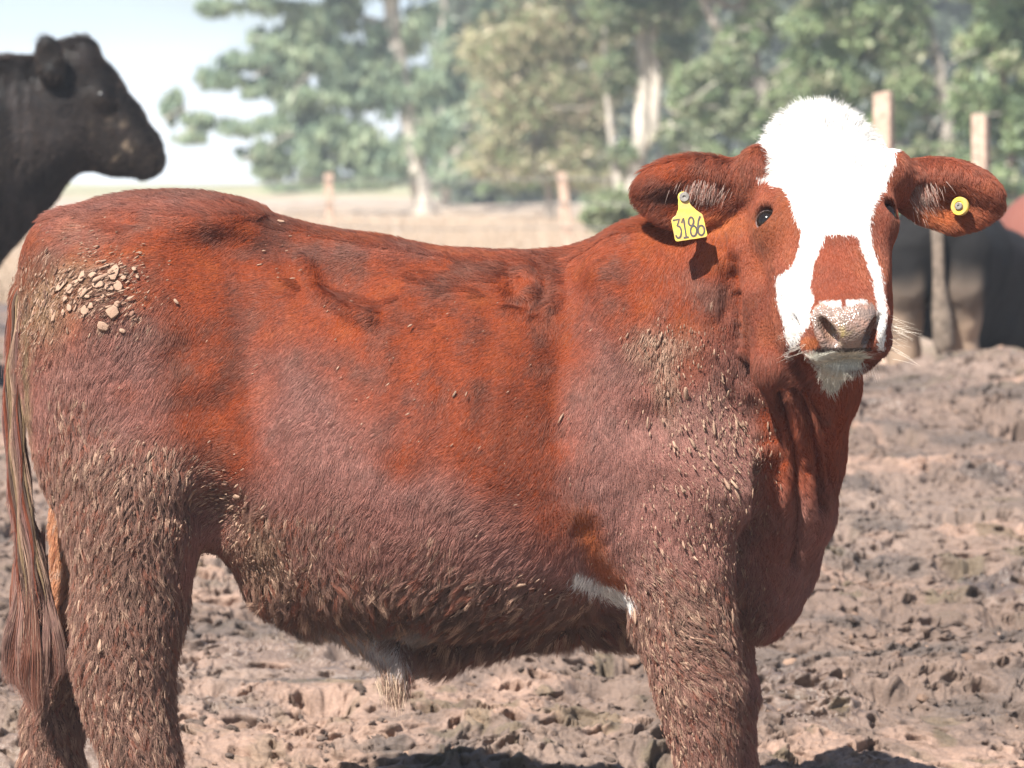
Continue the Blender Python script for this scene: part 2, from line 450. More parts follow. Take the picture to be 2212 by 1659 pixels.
    # neck, throat, dewlap and brisket
    chain_px(fl, [(1480, 740, .0, 255), (1580, 650, -.04, 225), (1680, 560, -.10, 185), (1760, 485, -.15, 138)], .06)
    chain_px(fl, [(1650, 760, -.09, 150), (1740, 640, -.16, 120)], .05)
    chain_px(fl, [(1755, 700, -.19, 108), (1745, 830, -.14, 104), (1716, 980, -.07, 100), (1696, 1110, .0, 98), (1676, 1215, .04, 84), (1656, 1300, .05, 62), (1644, 1345, .05, 42)], .04)
    chain_px(fl, [(1540, 1180, .05, 130), (1620, 1120, .05, 90)], .05)
    chain_px(fl, [(1700, 960, -.24, 20), (1668, 1040, -.20, 46), (1632, 1110, -.16, 42), (1618, 1200, -.15, 36), (1612, 1320, -.15, 30)], .03, 'sub')
    # vertical skin folds down the neck and throat
    chain_px(fl, [(1640, 640, -.262, 16), (1662, 800, -.265, 20), (1712, 930, -.19, 20), (1730, 1050, -.12, 18), (1738, 1170, -.06, 16)], .05)
    chain_px(fl, [(1700, 780, -.27, 16), (1762, 900, -.22, 18), (1785, 1040, -.11, 18), (1772, 1140, -.06, 16)], .03)
    # skull
    hm = HM
    fl.ell(hp(.005, -.105, -.105), (.105, .122, .10), hm, .03)
    fl.ell(hp(0, -.05, -.066), (.098, .140, .058), hm, .03)
    fl.ell(hp(.010, -.200, -.115), (.070, .058, .060), hm, .05)
    fl.ell(hp(.056, -.178, -.112), (.050, .052, .052), hm, .04)
    for s_ in (-1, 1): fl.ell(hp(.067 * s_ + .014, -.145, -.105), (.042, .055, .06), hm, .04)
    fl.cone(hp(0, .0, -.066), hp(0, .190, -.056), .062, .050, .03, flat=(HU, 1.15))
    for s_ in (-1, 1):
        fl.ell(hp(.090 * s_, -.015, -.078), (.032, .046, .046), hm, .025)
        fl.ell(hp(.088 * s_, -.045, -.085), (.032, .070, .055), hm, .03)
        fl.cone(hp(.056 * s_, .055, -.095), hp(.040 * s_, .185, -.07), .044, .034, .03)
        fl.ell(hp(.070 * s_, .070, -.16), (.038, .115, .075), hm, .03)
        fl.cone(hp(.046 * s_, .10, -.17), hp(.024 * s_, .225, -.115), .038, .030, .03)
        fl.ell(hp(.044 * s_, .235, -.082), (.034, .034, .036), hm, .02)
        fl.ell(hp(.050 * s_, .212, -.045), (.022, .03, .024), hm, .018)
    fl.ell(hp(0, .225, -.050), (.060, .048, .047), hm, .02)
    fl.ell(hp(0, .243, -.116), (.050, .036, .026), hm, .02)
    fl.cone(hp(0, .10, -.18), hp(0, .225, -.135), .05, .034, .03)
    fl.ell(hp(0, .290, -.098), (.064, .034, .0065), hm, .006, 'sub')                # mouth line
    for s_ in (-1, 1):
        m = rotm(np.stack([HU, HW, HV]), 58 * s_)
        fl.ell(hp(.033 * s_, .258, -.038), (.023, .0125, .045), m, .006, 'sub')      # nostrils
        fl.ell(hp(.050 * s_, .246, -.024), (.012, .006, .02), m, .008, 'sub')
        fl.ell(hp(.110 * s_, -.018, -.048), (.020, .0165, .028), hm, .005, 'sub')     # eye sockets
    # ears: cupped leaves held out sideways
    for s_, c, r, tilt in ((-1, P(1488, 424, -.20), (.098, .030, .062), -8), (1, P(2046, 432, -.17), (.098, .032, .068), 14)):
        b = np.stack([[1, 0, 0], [0, 0, 1], [0, -1, 0]]).astype(float)      # along, up, towards the viewer
        b = rotm(b, -tilt); b = np.stack([b[0], b[1] * math.cos(R(12)) - b[2] * math.sin(R(12)), b[2] * math.cos(R(12)) + b[1] * math.sin(R(12))])
        M = np.stack([b[0], b[2], b[1]]); EARS.append((c, np.array(r), M)); fv = (b[2], .42); o_ = -s_
        e_ = lambda u_, v_, w_=0.0: c + b[0] * (s_ * u_) + b[1] * v_ + b[2] * w_
        fl.chain([e_(-.075, .002), e_(-.03, .0), e_(.015, -.002), e_(.048, .004), e_(.074, .010)], [.034, .050, .053, .042, .024], .015, flat=fv)
        base = P(1604, 395, -.20) if s_ < 0 else P(1945, 395, -.19)
        fl.cone(base, c + (base - c) * .45, .034, .036, .03)
        fl.cone(P(1640, 360, -.22) if s_ < 0 else P(1925, 368, -.22), base, .036, .032, .03)
        fl.chain([e_(-.045, -.008, .034), e_(.0, -.012, .032), e_(.045, -.004, .032)], [.026, .032, .022], .018, 'sub', flat=(b[2], .8))
        fl.chain([e_(u_, .040 - 3.2 * (u_ - .005) ** 2, .018 - 1.6 * u_ * u_) for u_ in np.linspace(-.07, .076, 12)], [.011] * 12, .035)
    # tail
    chain_px(fl, [(125, 505, -.01, 50), (82, 565, -.02, 36), (46, 650, -.04, 25), (30, 800, -.05, 20), (33, 950, -.05, 19), (44, 1080, -.04, 20), (62, 1200, -.03, 26), (74, 1300, -.02, 28), (76, 1380, -.02, 22)], .006)
    v, F = fl.mesh(2)
    # keep the largest connected piece only
    return v, F

def gauss(px, py, cx, cy, rx, ry, deg=0):
    c, s = math.cos(R(deg)), math.sin(R(deg)); dx = px - cx; dy = py - cy
    a = (c * dx + s * dy) / rx; b = (-s * dx + c * dy) / ry
    return np.exp(-(a * a + b * b))

def stroke(px, py, pts, w):
    """soft closeness to a polyline, pts (px, py)"""
    best = np.full(np.shape(px), 1e9)
    for (x0, y0), (x1, y1) in zip(pts[:-1], pts[1:]):
        L2 = (x1 - x0) ** 2 + (y1 - y0) ** 2; t = np.clip(((px - x0) * (x1 - x0) + (py - y0) * (y1 - y0)) / L2, 0, 1)
        best = np.minimum(best, (px - x0 - t * (x1 - x0)) ** 2 + (py - y0 - t * (y1 - y0)) ** 2)
    return np.exp(-best / w ** 2)

t1 = time.time()
sv, sF = build_steer()
sn = vnormals(sv, sF)
PX, PY = Q(sv)
side = np.clip(-sn[:, 1] * 1.4, 0, 1)                       # faces the camera's side
inhead = ((sv - HO) @ HW > -.26) & (PX > 1600) & (PY < 850)
# muscle, bone and hide relief, metres along the normal
g = gauss; D = np.zeros(len(sv))
D += .003 * g(PX, PY, 470, 470, 120, 26, 8) - .005 * g(PX, PY, 620, 570, 130, 50, 18) + .010 * g(PX, PY, 760, 545, 120, 22, 12)
D -= .016 * g(PX, PY, 730, 600, 90, 44, 20); D += .012 * stroke(PX, PY, [(660, 560), (690, 630), (760, 680), (800, 690)], 20)
D += .010 * stroke(PX, PY, [(560, 470), (700, 510), (850, 545), (960, 560)], 15) - .003 * stroke(PX, PY, [(600, 525), (680, 545), (840, 578), (960, 590)], 18)
D -= .018 * g(PX, PY, 560, 780, 60, 200, -12) + .010 * g(PX, PY, 480, 950, 50, 140, 0)
D += .018 * g(PX, PY, 640, 900, 70, 210, -10) + .010 * g(PX, PY, 820, 1000, 110, 200, -6)
D -= .012 * g(PX, PY, 410, 760, 50, 60, 0) + .008 * g(PX, PY, 440, 880, 60, 60)
D += .012 * g(PX, PY, 190, 700, 90, 160) - .010 * g(PX, PY, 130, 480, 60, 50)
D -= .008 * g(PX, PY, 930, 690, 20, 16) + .008 * g(PX, PY, 1105, 600, 15, 34) + .008 * g(PX, PY, 1120, 655, 22, 10) + .006 * g(PX, PY, 1010, 580, 30, 12)
D += .007 * g(PX, PY, 1140, 610, 24, 38, 10) - .008 * stroke(PX, PY, [(1165, 560), (1180, 620), (1150, 670)], 10) + .007 * stroke(PX, PY, [(1200, 580), (1205, 630), (1190, 660)], 9)
D -= .012 * stroke(PX, PY, [(1215, 560), (1220, 700), (1210, 850), (1215, 940)], 42)
D += .012 * stroke(PX, PY, [(1305, 600), (1350, 720), (1380, 850)], 45)
for i, xx in enumerate((850, 940, 1030, 1110)): D += .0025 * stroke(PX, PY, [(xx, 660), (xx - 18, 850), (xx - 60, 1080)], 20)
D -= .009 * stroke(PX, PY, [(1262, 1150), (1270, 1190), (1310, 1290)], 28)
D -= .012 * stroke(PX, PY, [(1580, 600), (1560, 700), (1600, 860), (1660, 960)], 26)
D += .010 * stroke(PX, PY, [(1400, 980), (1500, 1040), (1580, 1080)], 60)
for k_, (x0, w) in enumerate(((1545, 11), (1585, 12), (1618, 10))):
    D += (.005 if k_ != 1 else -.007) * stroke(PX, PY, [(x0, 560), (x0 + 6, 680), (x0 + 40, 820), (x0 + 95, 930)], w)
D -= .010 * stroke(PX, PY, [(1640, 760), (1680, 860), (1700, 960)], 10) + .010 * stroke(PX, PY, [(1700, 790), (1735, 900), (1745, 1010)], 10)
for pts_, a_, w_ in (([(1628, 610), (1634, 720), (1682, 850), (1714, 960), (1722, 1100), (1715, 1220)], -.013, 12), ([(1655, 640), (1660, 730), (1706, 850), (1742, 970), (1752, 1100)], .008, 12), ([(1690, 780), (1735, 870), (1768, 980), (1778, 1100)], -.013, 11), ([(1745, 830), (1792, 940), (1800, 1040)], -.009, 10), ([(1590, 640), (1600, 760), (1650, 900), (1692, 1000)], -.007, 10), ([(1560, 1090), (1590, 1150)], -.003, 16)):
    D += a_ * 1.15 * stroke(PX, PY, pts_, w_)
D -= .018 * g(PX, PY, 455, 1100, 60, 40) + .010 * g(PX, PY, 500, 1140, 40, 30)
body_zone = np.where(inhead, 0, 1.0)
D *= 1.45 * side * spread(body_zone, sF, 6)
chestz = sm(1640, 1700, PX) * sm(820, 900, PY) * sm(1400, 1300, PY)
rough_ = fbm(sv, 9, 3, 3) * .005 + chestz * (fbm(sv * [1.5, 1.5, .45], 26, 3, 8) * .006) + fbm(sv * [1, 1, .6], 38, 3, 5) * .0004
low = sm(820, 1150, PY + 60 * fbm(sv, 6, 2, 9))
low = np.maximum(low, sm(430, 250, PX) * sm(560, 700, PY)); low = np.where(inhead, 0, low)
rough_ += low * (fbm(sv * [1.4, 1.4, .7], 75, 3, 21) * .0030)
sv = sv + sn * (D + rough_ * np.where(inhead, .12, 1))[:, None]
sn = vnormals(sv, sF)
print('steer mesh', len(sv), round(time.time() - t1, 1))
# ================================================================== the steer: coat colours
C_ = lambda *c: np.array([((v / 255 + .055) / 1.055) ** 2.4 if v > 10 else v / 255 / 12.92 for v in c])
RED = np.array([.255, .043, .0095]); DEEP = np.array([.130, .023, .0075]); ORNG = np.array([.37, .095, .024])
MAUVE = np.array([.315, .155, .132]); MUD = np.array([.225, .125, .090]); CLAY = np.array([.42, .27, .19]); DARK = np.array([.06, .034, .023])
WHITE = np.array([.86, .84, .80]); DUN = np.array([.30, .20, .105])

def poly_in(px, py, poly):
    px = np.asarray(px); r = np.zeros(px.shape, bool); n = len(poly)
    for i in range(n):
        x0, y0 = poly[i]; x1, y1 = poly[(i + 1) % n]
        if y0 == y1: continue
        c = ((y0 > py) != (y1 > py)) & (px < (x1 - x0) * (py - y0) / (y1 - y0) + x0); r ^= c
    return r
BLAZE = [(1655, 262), (1700, 215), (1790, 175), (1870, 205), (1925, 285), (1935, 345), (1922, 380), (1912, 405), (1890, 440), (1880, 480), (1880, 520), (1893, 560), (1905, 600), (1912, 660), (1915, 700), (1912, 756),
         (1895, 757), (1893, 700), (1893, 650), (1884, 600), (1870, 560), (1853, 515), (1838, 505), (1800, 506), (1783, 508), (1770, 540), (1757, 575), (1749, 620), (1760, 645), (1752, 665), (1748, 700), (1728, 722), (1722, 745), (1720, 775),
         (1706, 765), (1694, 710), (1684, 670), (1678, 640), (1676, 600), (1690, 590), (1715, 570), (1728, 530), (1731, 500), (1716, 465), (1708, 432), (1690, 408), (1668, 402), (1664, 392), (1630, 385), (1662, 378), (1664, 345), (1655, 318), (1632, 300)]
CHIN = [(1735, 760), (1765, 757), (1850, 757), (1872, 768), (1850, 800), (1828, 815), (1800, 850), (1785, 842), (1762, 790)]
NOSE = [(1762, 662), (1774, 654), (1790, 660), (1820, 663), (1850, 660), (1870, 652), (1886, 656), (1893, 675), (1892, 705), (1880, 722), (1874, 740), (1866, 757), (1820, 761), (1780, 757), (1768, 742), (1758, 720), (1752, 700), (1752, 680)]
def mixc(a, b, t): t = np.clip(t, 0, 1)[:, None]; return a * (1 - t) + b * t

def coat(p, n, jit=0.0, seed=0):
    """colour, mud amount and wetness of the steer's coat at points p with normals n"""
    px, py = Q(p); r = np.random.default_rng(seed)
    jx, jy = px + 14 * fbm(p, 14, 3, 41 + seed) + jit * r.normal(size=len(px)), py + 14 * fbm(p, 14, 3, 57 + seed) + jit * r.normal(size=len(px))
    near = n[:, 1] < .35
    hd = ((p - HO) @ HW > -.28) & (jx > 1595) & (py < 860) & (p[:, 1] < -.12)
    big = fbm(p, 5, 3, 71); mid = fbm(p, 17, 3, 73); fine = fbm(p, 60, 2, 79)
    c = np.broadcast_to(RED, p.shape).copy()
    c = mixc(c, DEEP, .6 * sm(-.1, .5, mid) + .5 * sm(-.1, .4, big))
    c = mixc(c, ORNG, .35 * sm(.05, .5, -mid) * sm(1050, 700, jy))
    dust_sheen = np.zeros(len(p)); D_ = lambda *a: gauss(jx, jy, *a)
    # mauve over lower flank, haunch and shoulder: dust film and painted sky sheen
    dust_sheen += 1.25 * sm(960, 1120, jy + 50 * big) + 1.0 * D_(230, 830, 190, 130) + .9 * D_(150, 980, 160, 160) + .9 * D_(640, 890, 95, 150, -12) + .8 * D_(740, 1010, 200, 130) + .4 * D_(300, 720, 60, 60)
    dust_sheen += .75 * D_(1330, 920, 130, 120) + .95 * D_(1450, 1020, 160, 170) + .5 * D_(1560, 860, 80, 160) + .2 * D_(1640, 900, 40, 250, -20) + .5 * D_(1220, 930, 60, 130) + .45 * D_(1300, 740, 40, 120, -25)
    dust_sheen += .55 * D_(330, 440, 190, 28) + .6 * D_(150, 480, 90, 60) + .5 * D_(1760, 1020, 60, 200) + .5 * D_(1700, 1280, 60, 80) - .75 * sm(1600, 1680, jx) + .4 * D_(850, 545, 200, 14)
    dust_sheen -= .9 * D_(440, 830, 75, 150, -20) + .7 * D_(490, 980, 45, 110) + 1.2 * D_(1130, 1010, 110, 190) + .9 * D_(1230, 1130, 70, 80) + .7 * D_(860, 1020, 50, 60) + .6 * D_(1290, 1150, 35, 70) + .6 * D_(270, 845, 32, 28)
    dust_sheen = np.where(near, dust_sheen, .6 * dust_sheen)
    c = mixc(c, MAUVE, np.where(hd, .12, np.clip(dust_sheen + .25 * mid, 0, 1) * .74))
    # mud soaked lower coat
    mud = 1.05 * sm(1230, 1330, jy) + .9 * sm(430, 330, jx) * sm(930, 1060, jy) + .8 * D_(330, 1080, 170, 120) + .9 * D_(560, 1150, 90, 70) + .9 * D_(640, 1290, 120, 60) + .7 * D_(900, 1270, 260, 55)
    mud *= 1 - .62 * sm(1380, 1420, jx)
    mud += .5 * D_(220, 620, 110, 90) + .7 * D_(80, 640, 60, 90) + .4 * sm(1000, 1250, jy) * sm(1380, 1450, jx) * sm(1640, 1560, jx) + .4 * D_(150, 950, 80, 200)
    mud -= .7 * D_(1230, 1160, 130, 60) + 1.5 * D_(1330, 1290, 40, 40) + .6 * sm(1640, 1690, jx)
    mud = np.clip(mud + .35 * mid + .2 * fine + .55 * fbm(p, 10, 3, 75) * sm(1000, 1150, jy), 0, 1) * np.where(hd, 0, 1)
    c = mixc(c, MUD, mud * .86)
    c = mixc(c, DARK, mud * .42 * sm(.12, .6, fbm(p, 50, 3, 91)) + .85 * mud * sm(1230, 1330, jy) * (D_(900, 1345, 380, 70)))  # dark mud blotches, plus underbelly shade painted along the bottom
    c = mixc(c, DUN, .7 * D_(100, 660, 55, 70) + .5 * D_(170, 600, 60, 40) + .5 * D_(560, 1210, 40, 60))
    # bare clay smears
    cl = 1.0 * D_(1437, 830, 22, 75, -6) + .7 * D_(1390, 745, 28, 40) + .6 * D_(1440, 745, 60, 26) + .5 * D_(160, 500, 20, 14) + .75 * D_(215, 615, 75, 62) * sm(-.2, .35, fbm(p, 45, 2, 93))
    c = mixc(c, CLAY, np.clip(cl * (1 + .8 * fine), 0, 1) * .85); mud = np.maximum(mud, np.clip(cl, 0, 1))
    c = mixc(c, DARK, .75 * stroke(px, py, [(62, 640), (56, 800), (58, 960), (72, 1080)], 7))  # shade in the crease between tail and thigh, painted as a dark seam
    c = mixc(c, DUN, .8 * stroke(jx, jy, [(60, 690), (54, 820), (60, 960), (78, 1080)], 7))
    # inner hind leg, elbow
    c = mixc(c, np.array([.52, .24, .12]), ((jx < 215) & (jy > 930) & (p[:, 1] > .0)) * sm(1400, 1330, jy) * .95)
    c = mixc(c, ORNG * 1.1, .9 * gauss(jx, jy, 1560, 486, 60, 26))  # fur below the tagged ear, its sunlit orange painted in
    c = mixc(c, ORNG, .95 * stroke(jx, jy, [(1255, 1120), (1290, 1200), (1330, 1260)], 24))
    wh = sm(.45, .75, stroke(jx, jy, [(1250, 1250), (1300, 1275), (1358, 1308)], 20)) * near
    wh = np.maximum(wh, .55 * sm(.45, .9, stroke(jx, jy, [(800, 1390), (845, 1415), (862, 1475)], 34) * (p[:, 1] > -.19)))
    wh = np.maximum(wh, .35 * sm(1335, 1375, jy) * sm(-.3, -.6, n[:, 2]) * sm(1000, 900, jx))
    c = mixc(c, WHITE * .9, wh); mud = np.where(wh > .5, .2, mud)
    # head
    q = (p - HO) @ HM.T
    c = np.where(hd[:, None], mixc(c, ORNG, .45 * np.exp(-((q[:, 0] + .09) ** 2 + (q[:, 1] - .01) ** 2) / .045 ** 2) + .25 * sm(.1, .5, mid)), c)
    hx, hy = px + 3.5 * fbm(p, 60, 3, 33) + jit * .5 * r.normal(size=len(px)), py + 3.5 * fbm(p, 60, 3, 35) + jit * .5 * r.normal(size=len(px))
    bl = poly_in(hx, hy, BLAZE) & (hd | (py < 330)) & ((n @ HW > -.35) | (py < 300))
    c = np.where(bl[:, None], WHITE, c)
    ch = poly_in(hx, hy, CHIN) & (q[:, 1] > .12); c = np.where(ch[:, None], WHITE * np.array([.74, .73, .66]), c)
    nz = poly_in(hx, hy, NOSE) & (q[:, 1] > .19)
    nz = poly_in(px + 5 * fbm(p, 90, 2, 37), py + 4 * fbm(p, 90, 2, 38), NOSE) & (q[:, 1] > .17)
    nz_edge = nz
    ncol = mixc(np.broadcast_to(np.array([.215, .150, .120]), p.shape).copy(), np.array([.40, .225, .165]), sm(-.2, .5, fbm(p, 55, 3, 61)))
    ncol = mixc(ncol, np.array([.42, .32, .10]), .75 * gauss(px, py, 1817, 722, 22, 16) * sm(-.2, .2, fbm(p, 160, 2, 63)))
    ncol = mixc(ncol, np.array([.12, .085, .075]), .5 * sm(.0, .4, fbm(p, 30, 2, 65)))
    c = np.where(nz_edge[:, None], ncol, c)
    c = np.where((gauss(px, py, 1748, 740, 22, 16) > .45)[:, None] & hd[:, None] & ~nz[:, None] & (q[:, 1] > .17)[:, None], ORNG * .9, c)
    tp = (py > 648 + 5 * fine) & (py < 659 + 12 * fbm(p, 45, 3, 39) - ((px - 1822) / 30) ** 2) & (np.abs(px - 1822) < 52) & (np.abs(px - 1822) > 4) & (q[:, 1] > .17); c = np.where(tp[:, None] & (hy < 672)[:, None], WHITE * .7, c)
    mouth_shade = (np.abs(py - 757 - 2 * mid + ((px - 1820) / 60) ** 2 * 3) < 4.5) & (np.abs(px - 1820) < 62) & (q[:, 1] > .17); c = np.where(mouth_shade[:, None], np.array([.035, .022, .018]), c)  # shadow line of the mouth, painted as a dark band
    for s_ in (-1, 1):
        e2 = ((p - hp(.104 * s_, -.018, -.052)) ** 2).sum(1); c = mixc(c, DEEP * .45, 1.3 * np.exp(-e2 / .019 ** 2))
    bald = nz & ~tp
    # ears
    ear = np.zeros(len(p), bool)
    for c_, r_, M_ in EARS: ear |= ((((p - c_) @ M_.T) / (r_ * [1.06, 1.5, 1.12])) ** 2).sum(1) < 1
    ear &= ~bl
    le = ear & (px < 1612); re_ = ear & (px > 1938)
    c = np.where(ear[:, None], mixc(np.broadcast_to(RED * .85, p.shape).copy(), DEEP, .5 * sm(-.3, .4, mid)), c)
    c = np.where(le[:, None], mixc(c, ORNG * 1.3, sm(448, 470, jy) * sm(1445, 1490, jx)), c)  # sunlight glowing through the lower ear, painted as brighter orange
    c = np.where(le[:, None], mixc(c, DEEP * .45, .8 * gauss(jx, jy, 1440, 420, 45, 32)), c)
    c = np.where(re_[:, None], mixc(c, ORNG * 1.25, gauss(jx, jy, 2030, 465, 62, 34) * 1.3), c)  # the right ear's sun glow, also put into the colour
    mud = np.where(hd | ear, 0, mud)
    return c, mud, np.clip(dust_sheen, 0, 1), bald, hd, ear, bl | ch | (wh > .5)

def flow(p, n, hd, ear):
    """which way the coat lies, projected on the skin"""
    px, py = Q(p)
    K = np.array([  # px, py, dx, dz(up)
        (60, 600, -.3, -1), (200, 470, -1, -.2), (400, 440, -1, .05), (700, 500, -1, .15), (1000, 540, -1, .1), (1300, 520, -1, -.3), (1450, 600, -.25, -1), (1560, 700, .1, -1), (1650, 850, .25, -1),
        (250, 600, -.9, -.6), (500, 600, -.9, -.5), (760, 620, -.8, -.7), (1000, 700, -.9, -.5), (1200, 760, -.6, -.8), (150, 800, -.35, -1), (350, 800, -.6, -.9), (550, 820, -.9, -.7), (800, 860, -.9, -.8), (1050, 900, -.8, -.8), (1300, 900, -.3, -1),
        (150, 1050, .0, -1), (330, 1050, -.2, -1), (470, 1030, -.9, -.3), (620, 1050, -.6, -1), (850, 1080, -.5, -1), (1080, 1080, -.9, -.5), (1250, 1100, .3, -1), (1450, 1000, .15, -1), (1600, 1000, .3, -1),
        (250, 1300, -.15, -1), (330, 1500, .1, -1), (250, 1600, .1, -1), (600, 1250, -.2, -1), (750, 1320, .1, -1), (950, 1300, -.6, -.7), (1150, 1280, -.9, -.6), (1330, 1290, .4, -1), (1450, 1250, .5, -.9), (1480, 1400, .7, -.8), (1520, 1550, .2, -1),
        (1700, 1000, .1, -1), (1750, 1150, -.1, -1), (1680, 1300, -.2, -1), (60, 900, 0, -1), (70, 1300, 0, -1)], float)
    w = 1 / ((px[:, None] - K[:, 0]) ** 2 + (py[:, None] - K[:, 1]) ** 2 + 900) ** 1.6
    dx = (w * K[:, 2]).sum(1) / w.sum(1); dz = (w * K[:, 3]).sum(1) / w.sum(1)
    d = np.stack([dx, 0 * dx, dz], 1)
    # the whorl behind the withers
    r2 = (px - 1125) ** 2 + (py - 620) ** 2; k = np.exp(-r2 / 45 ** 2)[:, None]; th = np.arctan2(-(py - 620), px - 1125) + 1.1
    d = d * (1 - k) + k * np.stack([np.cos(th), 0 * th, np.sin(th)], 1)
    ang = .55 * fbm(p, 16, 2, 101) + .35 * fbm(p, 50, 2, 103)
    d = np.stack([d[:, 0] * np.cos(ang) - d[:, 2] * np.sin(ang), d[:, 1], d[:, 0] * np.sin(ang) + d[:, 2] * np.cos(ang)], 1)
    # head: away from a whorl between the eyes, up over the forehead, down the nose and cheeks
    q = (p - HO) @ HM.T
    up = sm(.02, -.06, q[:, 1]); hdv = (1 - up)[:, None] * (HV * 1.0 + (np.sign(q[:, 0]) * np.minimum(np.abs(q[:, 0]) / .05, 1) * .55)[:, None] * HU) + up[:, None] * (-HV * .9 + (q[:, 0] / .06)[:, None] * HU * .6)
    ck = sm(.07, .11, np.abs(q[:, 0]))[:, None]; hdv = hdv * (1 - ck) + ck * (HV * .7 - HW * .8)
    d = np.where(hd[:, None], hdv, d)
    # ears: outwards from the head and down inside
    s_ = np.where(px < 1780, -1.0, 1.0)
    ed = np.stack([s_ * .8, 0 * s_, -.65 + .5 * sm(370, 345, py)], 1)
    d = np.where(ear[:, None], ed, d)
    d = d - n * (d * n).sum(1, keepdims=True)
    return norm(d)

ALB, AMUD, ADUST_SHEEN, ABALD, AHD, AEAR, AWH = coat(sv, sn)
# ================================================================== the steer: hair, mud, eyes, tags
M_HAIR = hair_mat('coat_hair'); M_SKIN = attr_mat('body_skin', 'Col', .85, .15, .4, 500)
nt = M_SKIN.node_tree; b = nt.nodes['Principled BSDF']; a = add_node(nt, 'ShaderNodeAttribute', attribute_name='wet')      # the bare wet nose: pebbled and shiny
mr = add_node(nt, 'ShaderNodeMapRange'); mr.inputs['To Min'].default_value = .85; mr.inputs['To Max'].default_value = .22; nt.links.new(a.outputs['Fac'], mr.inputs['Value']); nt.links.new(mr.outputs[0], b.inputs['Roughness'])
mr = add_node(nt, 'ShaderNodeMapRange'); mr.inputs['To Min'].default_value = .15; mr.inputs['To Max'].default_value = .8; nt.links.new(a.outputs['Fac'], mr.inputs['Value']); nt.links.new(mr.outputs[0], b.inputs['Specular IOR Level'])
vo = add_node(nt, 'ShaderNodeTexVoronoi', Scale=260.0); tc = add_node(nt, 'ShaderNodeTexCoord'); nt.links.new(tc.outputs['Object'], vo.inputs['Vector'])
bp = add_node(nt, 'ShaderNodeBump', Strength=1.0, Distance=.0018); nt.links.new(vo.outputs['Distance'], bp.inputs['Height']); nt.links.new(bp.outputs[0], b.inputs['Normal']); bp.invert = True

def clump_of(p, cell, seed):
    """nearest jittered lattice point and its id"""
    q = p / cell; f = np.floor(q).astype(np.int64); best = np.full(len(p), 1e9); ctr = np.zeros_like(p); cid = np.zeros(len(p))
    for a in (-1, 0, 1):
        for b in (-1, 0, 1):
            for c in (-1, 0, 1):
                i, j, k = f[:, 0] + a, f[:, 1] + b, f[:, 2] + c
                o = np.stack([i + hsh(i, j, k, seed), j + hsh(i, j, k, seed + 1), k + hsh(i, j, k, seed + 2)], 1)
                d = ((o - q) ** 2).sum(1); m = d < best
                best = np.where(m, d, best); ctr = np.where(m[:, None], o * cell, ctr); cid = np.where(m, hsh(i, j, k, seed + 3), cid)
    return ctr, cid

def grow(p, n, d, L, lift, droop, clump, cell, seed, k=5, wob=.12):
    """hair strands: root p, skin normal n, lay direction d; clump 0..1 pulls the tips together"""
    r = np.random.default_rng(seed); N = len(p)
    ctr, cid = clump_of(p, cell, seed); ctr = ctr - n * ((ctr - p) * n).sum(1, keepdims=True)
    h1 = (cid * 7919) % 1; h2 = (cid * 104729) % 1
    side_ = np.cross(n, d); sw = ((h1 - .5) * 1.6 * clump + r.normal(size=N) * .10)[:, None]
    d = norm(d + side_ * sw)
    lf = (lift * (.55 + .9 * h2) + r.normal(size=N) * .05)[:, None]
    base = norm(d + n * lf * 1.6)
    t = np.linspace(0, 1, k); pts = np.zeros((N, k, 3)); pts[:, 0] = p
    cur = p.copy(); L_ = (L * (.75 + .5 * r.random(N)))[:, None]
    curl = ((h2 - .5) * 2)[:, None] * side_ * (clump * .5)[:, None]
    for i in range(1, k):
        dirn = norm(base * (1 - t[i] * .35) + d * (t[i] * .7) + n * (-t[i] * .10) + np.array([0, 0, -1]) * (droop * t[i])[:, None] + curl * t[i] + r.normal(size=(N, 3)) * wob * t[i])
        cur = cur + dirn * L_ / (k - 1); pts[:, i] = cur
    pull = (ctr - p)[:, None, :] * ((t ** 1.3)[None, :, None]) * (clump * .85)[:, None, None]
    return pts + pull, cid

def surf_coat(v, F, n, N, w, seed):
    p, nn, b = sample_surface(v, F, N, w, n, seed)
    return p, nn, b

t1 = time.time()
steer = empty('steer', (0, -.1, 0))
tag(steer, 'muddy red brown steer with white face and yellow ear tags standing in the foreground', 'steer')
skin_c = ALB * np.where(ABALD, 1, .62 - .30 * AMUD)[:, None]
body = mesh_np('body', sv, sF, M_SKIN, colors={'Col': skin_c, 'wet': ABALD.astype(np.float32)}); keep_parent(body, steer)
# body hair
farside = sm(.15, .5, sn[:, 1])
wden = (1 - .72 * farside) * np.where(AHD | AEAR, 1.9, 1.0) * np.where(ABALD, 0, 1)
wden *= np.where(sv[:, 2] < .22, .25, 1)
# bare eye openings
for s_ in (-1, 1): wden *= 1 - np.exp(-(((sv - hp(.108 * s_, -.018, -.047)) ** 2).sum(1)) / .024 ** 2 * 1.0) > .5
NH = 560000
hpnt, hn, hb = surf_coat(sv, sF, sn, NH, wden, 11)
hc, hmud, hdust_sheen, _, hhd, hear, hwh = coat(hpnt, hn, jit=5.0, seed=1)
hd_ = flow(hpnt, hn, hhd, hear)
px, py = Q(hpnt)
L = .0125 + .001 * hdust_sheen + .0095 * hmud
L += .012 * hmud * sm(1230, 1340, py) * (px > 480) * (px < 1370)
L = np.where(hhd, .0065, L)
qh = (hpnt - HO) @ HM.T
top = hhd & (qh[:, 1] < -.09); L = np.where(top, .010 + .042 * sm(-.13, -.21, qh[:, 1]) * np.exp(-((qh[:, 0] - .01) / .095) ** 2), L)
L = np.where(hear, .0095, L); L = np.where(hhd & (py > 762), .016, L)
